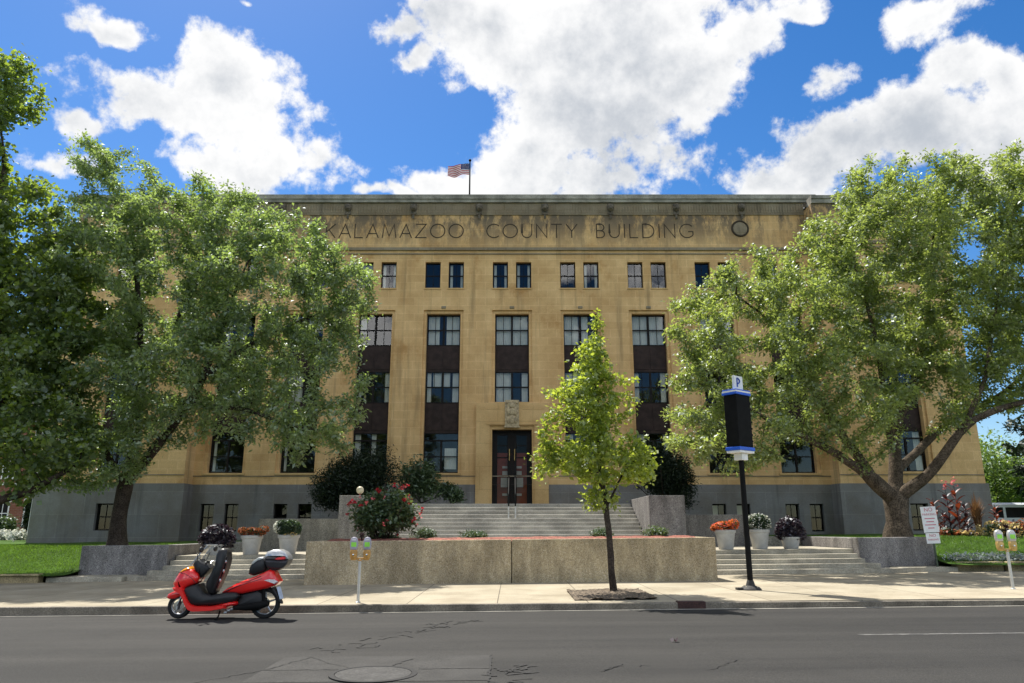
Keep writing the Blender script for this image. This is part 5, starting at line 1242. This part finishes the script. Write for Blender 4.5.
piece('passenger_seat', zb_([(232, 290), (240, 240), (262, 200), (300, 168), (340, 160), (366, 180), (362, 260), (330, 278), (270, 302)]), .16, .05, 'leather')
piece('grab_rail', zb_([(250, 212), (272, 186), (312, 160), (350, 158), (352, 178), (310, 190), (270, 222)]), .165, .02, 'silver')
piece('luggage_rack', zb_([(370, 262), (385, 246), (470, 246), (465, 256), (420, 268), (400, 276)]), .12, .015, 'blackplastic')
cs = piece('top_case', zb_([(356, 178), (362, 205), (372, 236), (400, 250), (460, 252), (500, 240), (528, 210), (538, 180), (500, 178), (430, 180)]), .21, .06, mat('charcoal_plastic', (.045, .045, .05), .4, .1, 5, 0, bmp=0))
piece('case_lid', zb_([(356, 177), (360, 145), (378, 118), (420, 104), (470, 104), (510, 124), (534, 152), (539, 179), (500, 177), (430, 179)]), .212, .08, 'silver', 0, cs)
piece('reflector', zb_([(435, 178), (465, 158), (512, 152), (522, 164), (515, 178), (470, 182)]), .214, .01, 'redlens', 0, cs)
piece('headlight', za([(98, 430), (108, 404), (122, 385), (132, 392), (122, 420), (108, 440)]), .15, .02, 'clearlens', 0, fair)
mb = MB()
for pl_ in (zb_([(60, 418), (150, 380), (250, 350), (345, 320)]), zb_([(150, 357), (250, 338), (340, 300)])): mb.tube([(x, -.200, z) for x, z in pl_], .005, 5)
for pl_ in (za([(140, 362), (180, 372), (215, 395), (240, 424)]), ): mb.tube([(x, -.218, z) for x, z in pl_], .005, 5)
mb.build('panel_seam', M['blackplastic'], sco, smooth=True)
mb = MB(); hz_ = za([(300, 320), (270, 400), (200, 480), (140, 520), (120, 560)]); mb.tube([(x, -.12, z) for x, z in hz_], .008, 6); mb.build('brake_hose', M['rubber'], sco, smooth=True)
piece('engine', zb_([(170, 440), (300, 412), (335, 430), (350, 480), (335, 530), (300, 565), (200, 565), (160, 545), (120, 548), (100, 520), (150, 500)]), .13, .04, 'blackplastic')
mb = MB(); ex = zb_([(130, 540), (220, 535), (330, 520), (385, 505)]); mb.tube([(x, -.18, z) for x, z in ex], [.035, .06, .07, .055], 14); exo = mb.build('exhaust', M['black_metal'], sco, smooth=True)
mb = MB(); sh = zb_([(352, 400), (345, 500)]); mb.tube([(sh[0][0], -.13, sh[0][1]), (sh[1][0], -.13, sh[1][1])], .028, 10); mb.build('shock_absorber', M['black_metal'], sco, smooth=True)
piece('rear_mudguard', zb_([(392, 395), (415, 385), (440, 430), (472, 500), (474, 516), (460, 508), (432, 460), (405, 425)]), .075, .015, 'blackplastic')
piece('licence_plate', zb_([(440, 388), (450, 386), (474, 478), (464, 480)]), .09, .002, mat('pale_blue_plate', (.5, .58, .72), .4, .08, 8, 0, bmp=0))
mb = MB(); fk = za([(148, 490), (125, 540), (112, 585)])
for s in (-1, 1): mb.tube([(x, s * .085, z) for x, z in fk], .022, 8)
mb.build('fork', M['silver'], sco, smooth=True)
def wheel(cx, cz, r):
    t = MB(); n = 36; prof = [(r - .075, -.045), (r - .05, -.06), (r - .02, -.055), (r, -.02), (r, .02), (r - .02, .055), (r - .05, .06), (r - .075, .045)]
    vs = [(cx + a * math.cos(2 * math.pi * k / n), y, cz + a * math.sin(2 * math.pi * k / n)) for a, y in prof for k in range(n)]; m_ = len(prof)
    t.add(vs, [(i * n + k, i * n + (k + 1) % n, ((i + 1) % m_) * n + (k + 1) % n, ((i + 1) % m_) * n + k) for i in range(m_) for k in range(n)])
    w = empty('wheel'); w.parent = sco; t.build('tyre', M['rubber'], w, smooth=True)
    q = MB(); rr = r - .07
    q.tube([(cx + rr * math.cos(a), 0, cz + rr * math.sin(a)) for a in [i * math.pi / 18 for i in range(37)]], .022, 8, False)
    for i in range(5):
        a = i * 2 * math.pi / 5 + .3; q.tube([(cx, 0, cz), (cx + rr * math.cos(a), 0, cz + rr * math.sin(a))], [.024, .016], 6)
    q.v = q.v; q.build('rim', M['silver'], w, smooth=True)
    d = MB(); d.lathe([(.03, -.052), (.10, -.05), (.10, -.046), (.03, -.044)], 24); d.v = [(cx + a, cz_, cz + b) for a, b, cz_ in d.v]; d.build('brake_disc', M['chrome'], w, smooth=True)
fw = za([(118, 566)])[0]; rw = zb_([(345, 508)])[0]
wheel(fw[0], fw[1], fw[1]); wheel(rw[0], max(rw[1], .25), max(rw[1], .25))
mb = MB(); ks = za([(368, 592), (372, 618), (366, 642)]); mb.tube([(ks[0][0], -.1, ks[0][1]), (ks[1][0], -.2, ks[1][1]), (ks[2][0], -.28, .015)], .014, 8); mb.tube([(ks[2][0] - .03, -.28, .012), (ks[2][0] + .04, -.30, .012)], .014, 6); mb.build('kickstand', M['black_metal'], sco, smooth=True)
mb = MB()
for q in zb_([(85, 560), (110, 550), (60, 575)]): mb.ball((q[0], -.14, q[1]), .04, .03, .03, 8)
mb.build('crankcase', M['silver'], sco, smooth=True)

#@@FAR
# ------------------------------------------------------------------ far left and far right
bb = empty('brick_house', (-46, 70, .6), 'red brick building with white arched windows at the far left', 'building')
def bbp(mb, n, m, **k): return mb.build(n, m, bb, **k)
mb = MB(); mb.box(-16, 6.2, 0, 12, -.6, 11); bbp(mb, 'wall', M['brick'])
mb = MB(); mb.prism([(-16.5, 11.003), (6.6, 11.003), (3, 14), (-13, 14)], -.3, 12.3); bbp(mb, 'roof', M['roof'])
mb = MB(); mb.box(-16.2, 6.3, -.2, -.003, 10.5, 11); mb.box(-16.1, 6.25, -.1, -.003, 4.9, 5.15); bbp(mb, 'string_course', M['white'])
for i in range(8):
    x = -14 + i * 2.6
    for z0, z1, ar in ((1.3, 3.4, True), (5.6, 7.4, False), (8.3, 9.9, False)):
        f = MB(); f.box(x - .62, x + .62, -.08, -.004, z0 - .15, z0); f.box(x - .62, x - .5, -.06, -.004, z0, z1); f.box(x + .5, x + .62, -.06, -.004, z0, z1); f.box(x - .5, x + .5, -.05, -.004, (z0 + z1) / 2 - .04, (z0 + z1) / 2 + .04); f.box(x - .03, x + .03, -.045, -.004, z0, z1)
        if ar: f.prism([(x - .75, z1)] + [(x + .75 * -math.cos(a), z1 + .62 * math.sin(a)) for a in [i_ * math.pi / 10 for i_ in range(1, 10)]] + [(x + .75, z1)], -.07, -.004)
        else: f.box(x - .66, x + .66, -.07, -.004, z1, z1 + .18)
        fo = bbp(f, 'window', M['white']); g = MB(); g.box(x - .5, x + .5, -.03, -.002, z0, z1); g.build('pane', M['frame'], fo)
c = at(28, 537, 48); wp = empty('white_pole', (c.x, 48, 1.0), 'thin white pole in front of the brick building', 'pole')
mb = MB(); mb.lathe([(.10, -.1), (.09, .1), (.075, 3), (.05, 9.0)], 10); mb.build('shaft', M['white'], wp, smooth=True)
mb = MB(); mb.ball((0, 0, 9.06), .1); mb.build('finial', M['white'], wp, smooth=True)
for i, (px, Y, w, lb_) in enumerate(((5, 46, .9, 'white flowering clump at the left edge beyond the lawn'), (20, 45, .8, 'white flowering clump at the foot of the white pole'))):
    c = at(px, 537, Y); shrub('white_flower_clump', lb_, 'flowers', 'white flowers beyond the left lawn', (c.x, Y, .95), [((c.x, Y, 1.15), (w, .5, .35))], 900, .13, M['leaf_silver'], .7, 600 + i, stems=0, flowers=[('petal_white', 60, .12, 5, 'blossom')])
for i, (px, Y, w, h, lb_) in enumerate(((4, 56, 1.0, 1.9, 'green shrub in front of the brick building wall'), (29, 55, .5, 4.0, 'tall narrow dark shrub against the brick building'))):
    c = at(px, 530, Y); shrub('garden_shrub', lb_, 'shrub', 'shrubs by the brick building', (c.x, Y, .6), [((c.x, Y, .6 + h * .5), (w, w, h * .55))], 2600, .2, M['leaf_rhodo' if i == 0 else 'leaf_dark'], .5, 620 + i, shell=.3)
# van beyond the flower bed
c = at(1000, 515, 46); van = empty('parked_van', (c.x, 46, 1.1), 'pale parked van beyond the flower bed at far right', 'van')
mb = MB(); mb.puff([(-2.3, .35), (-2.35, .95), (-2.1, 1.1), (-1.3, 1.9), (-1.0, 2.0), (2.2, 2.0), (2.4, 1.7), (2.45, .35)], .9, .15); mb.build('body', M['vanpaint'], van, smooth=35)
mb = MB()
for a, b_ in ((-1.35, -.35), (-.2, .95), (1.1, 2.1)): mb.prism([(a + (.35 if a < -1 else 0), 1.12), (b_, 1.12), (b_, 1.72), (a + (.55 if a < -1 else 0), 1.72)] if a > -1 else [(-1.75, 1.12), (b_, 1.12), (b_, 1.72), (-1.3, 1.72)], -.905, .905)
mb.build('window', M['frame'], van)
for x in (-1.5, 1.5):
    for s in (-1, 1):
        t = MB(); t.lathe([(.2, -.11), (.33, -.10), (.33, .10), (.2, .11)], 24); t.v = [(x + a, s * .82 + q, .33 + b) for a, b, q in t.v]; t.build('wheel', M['rubber'], van, smooth=True)
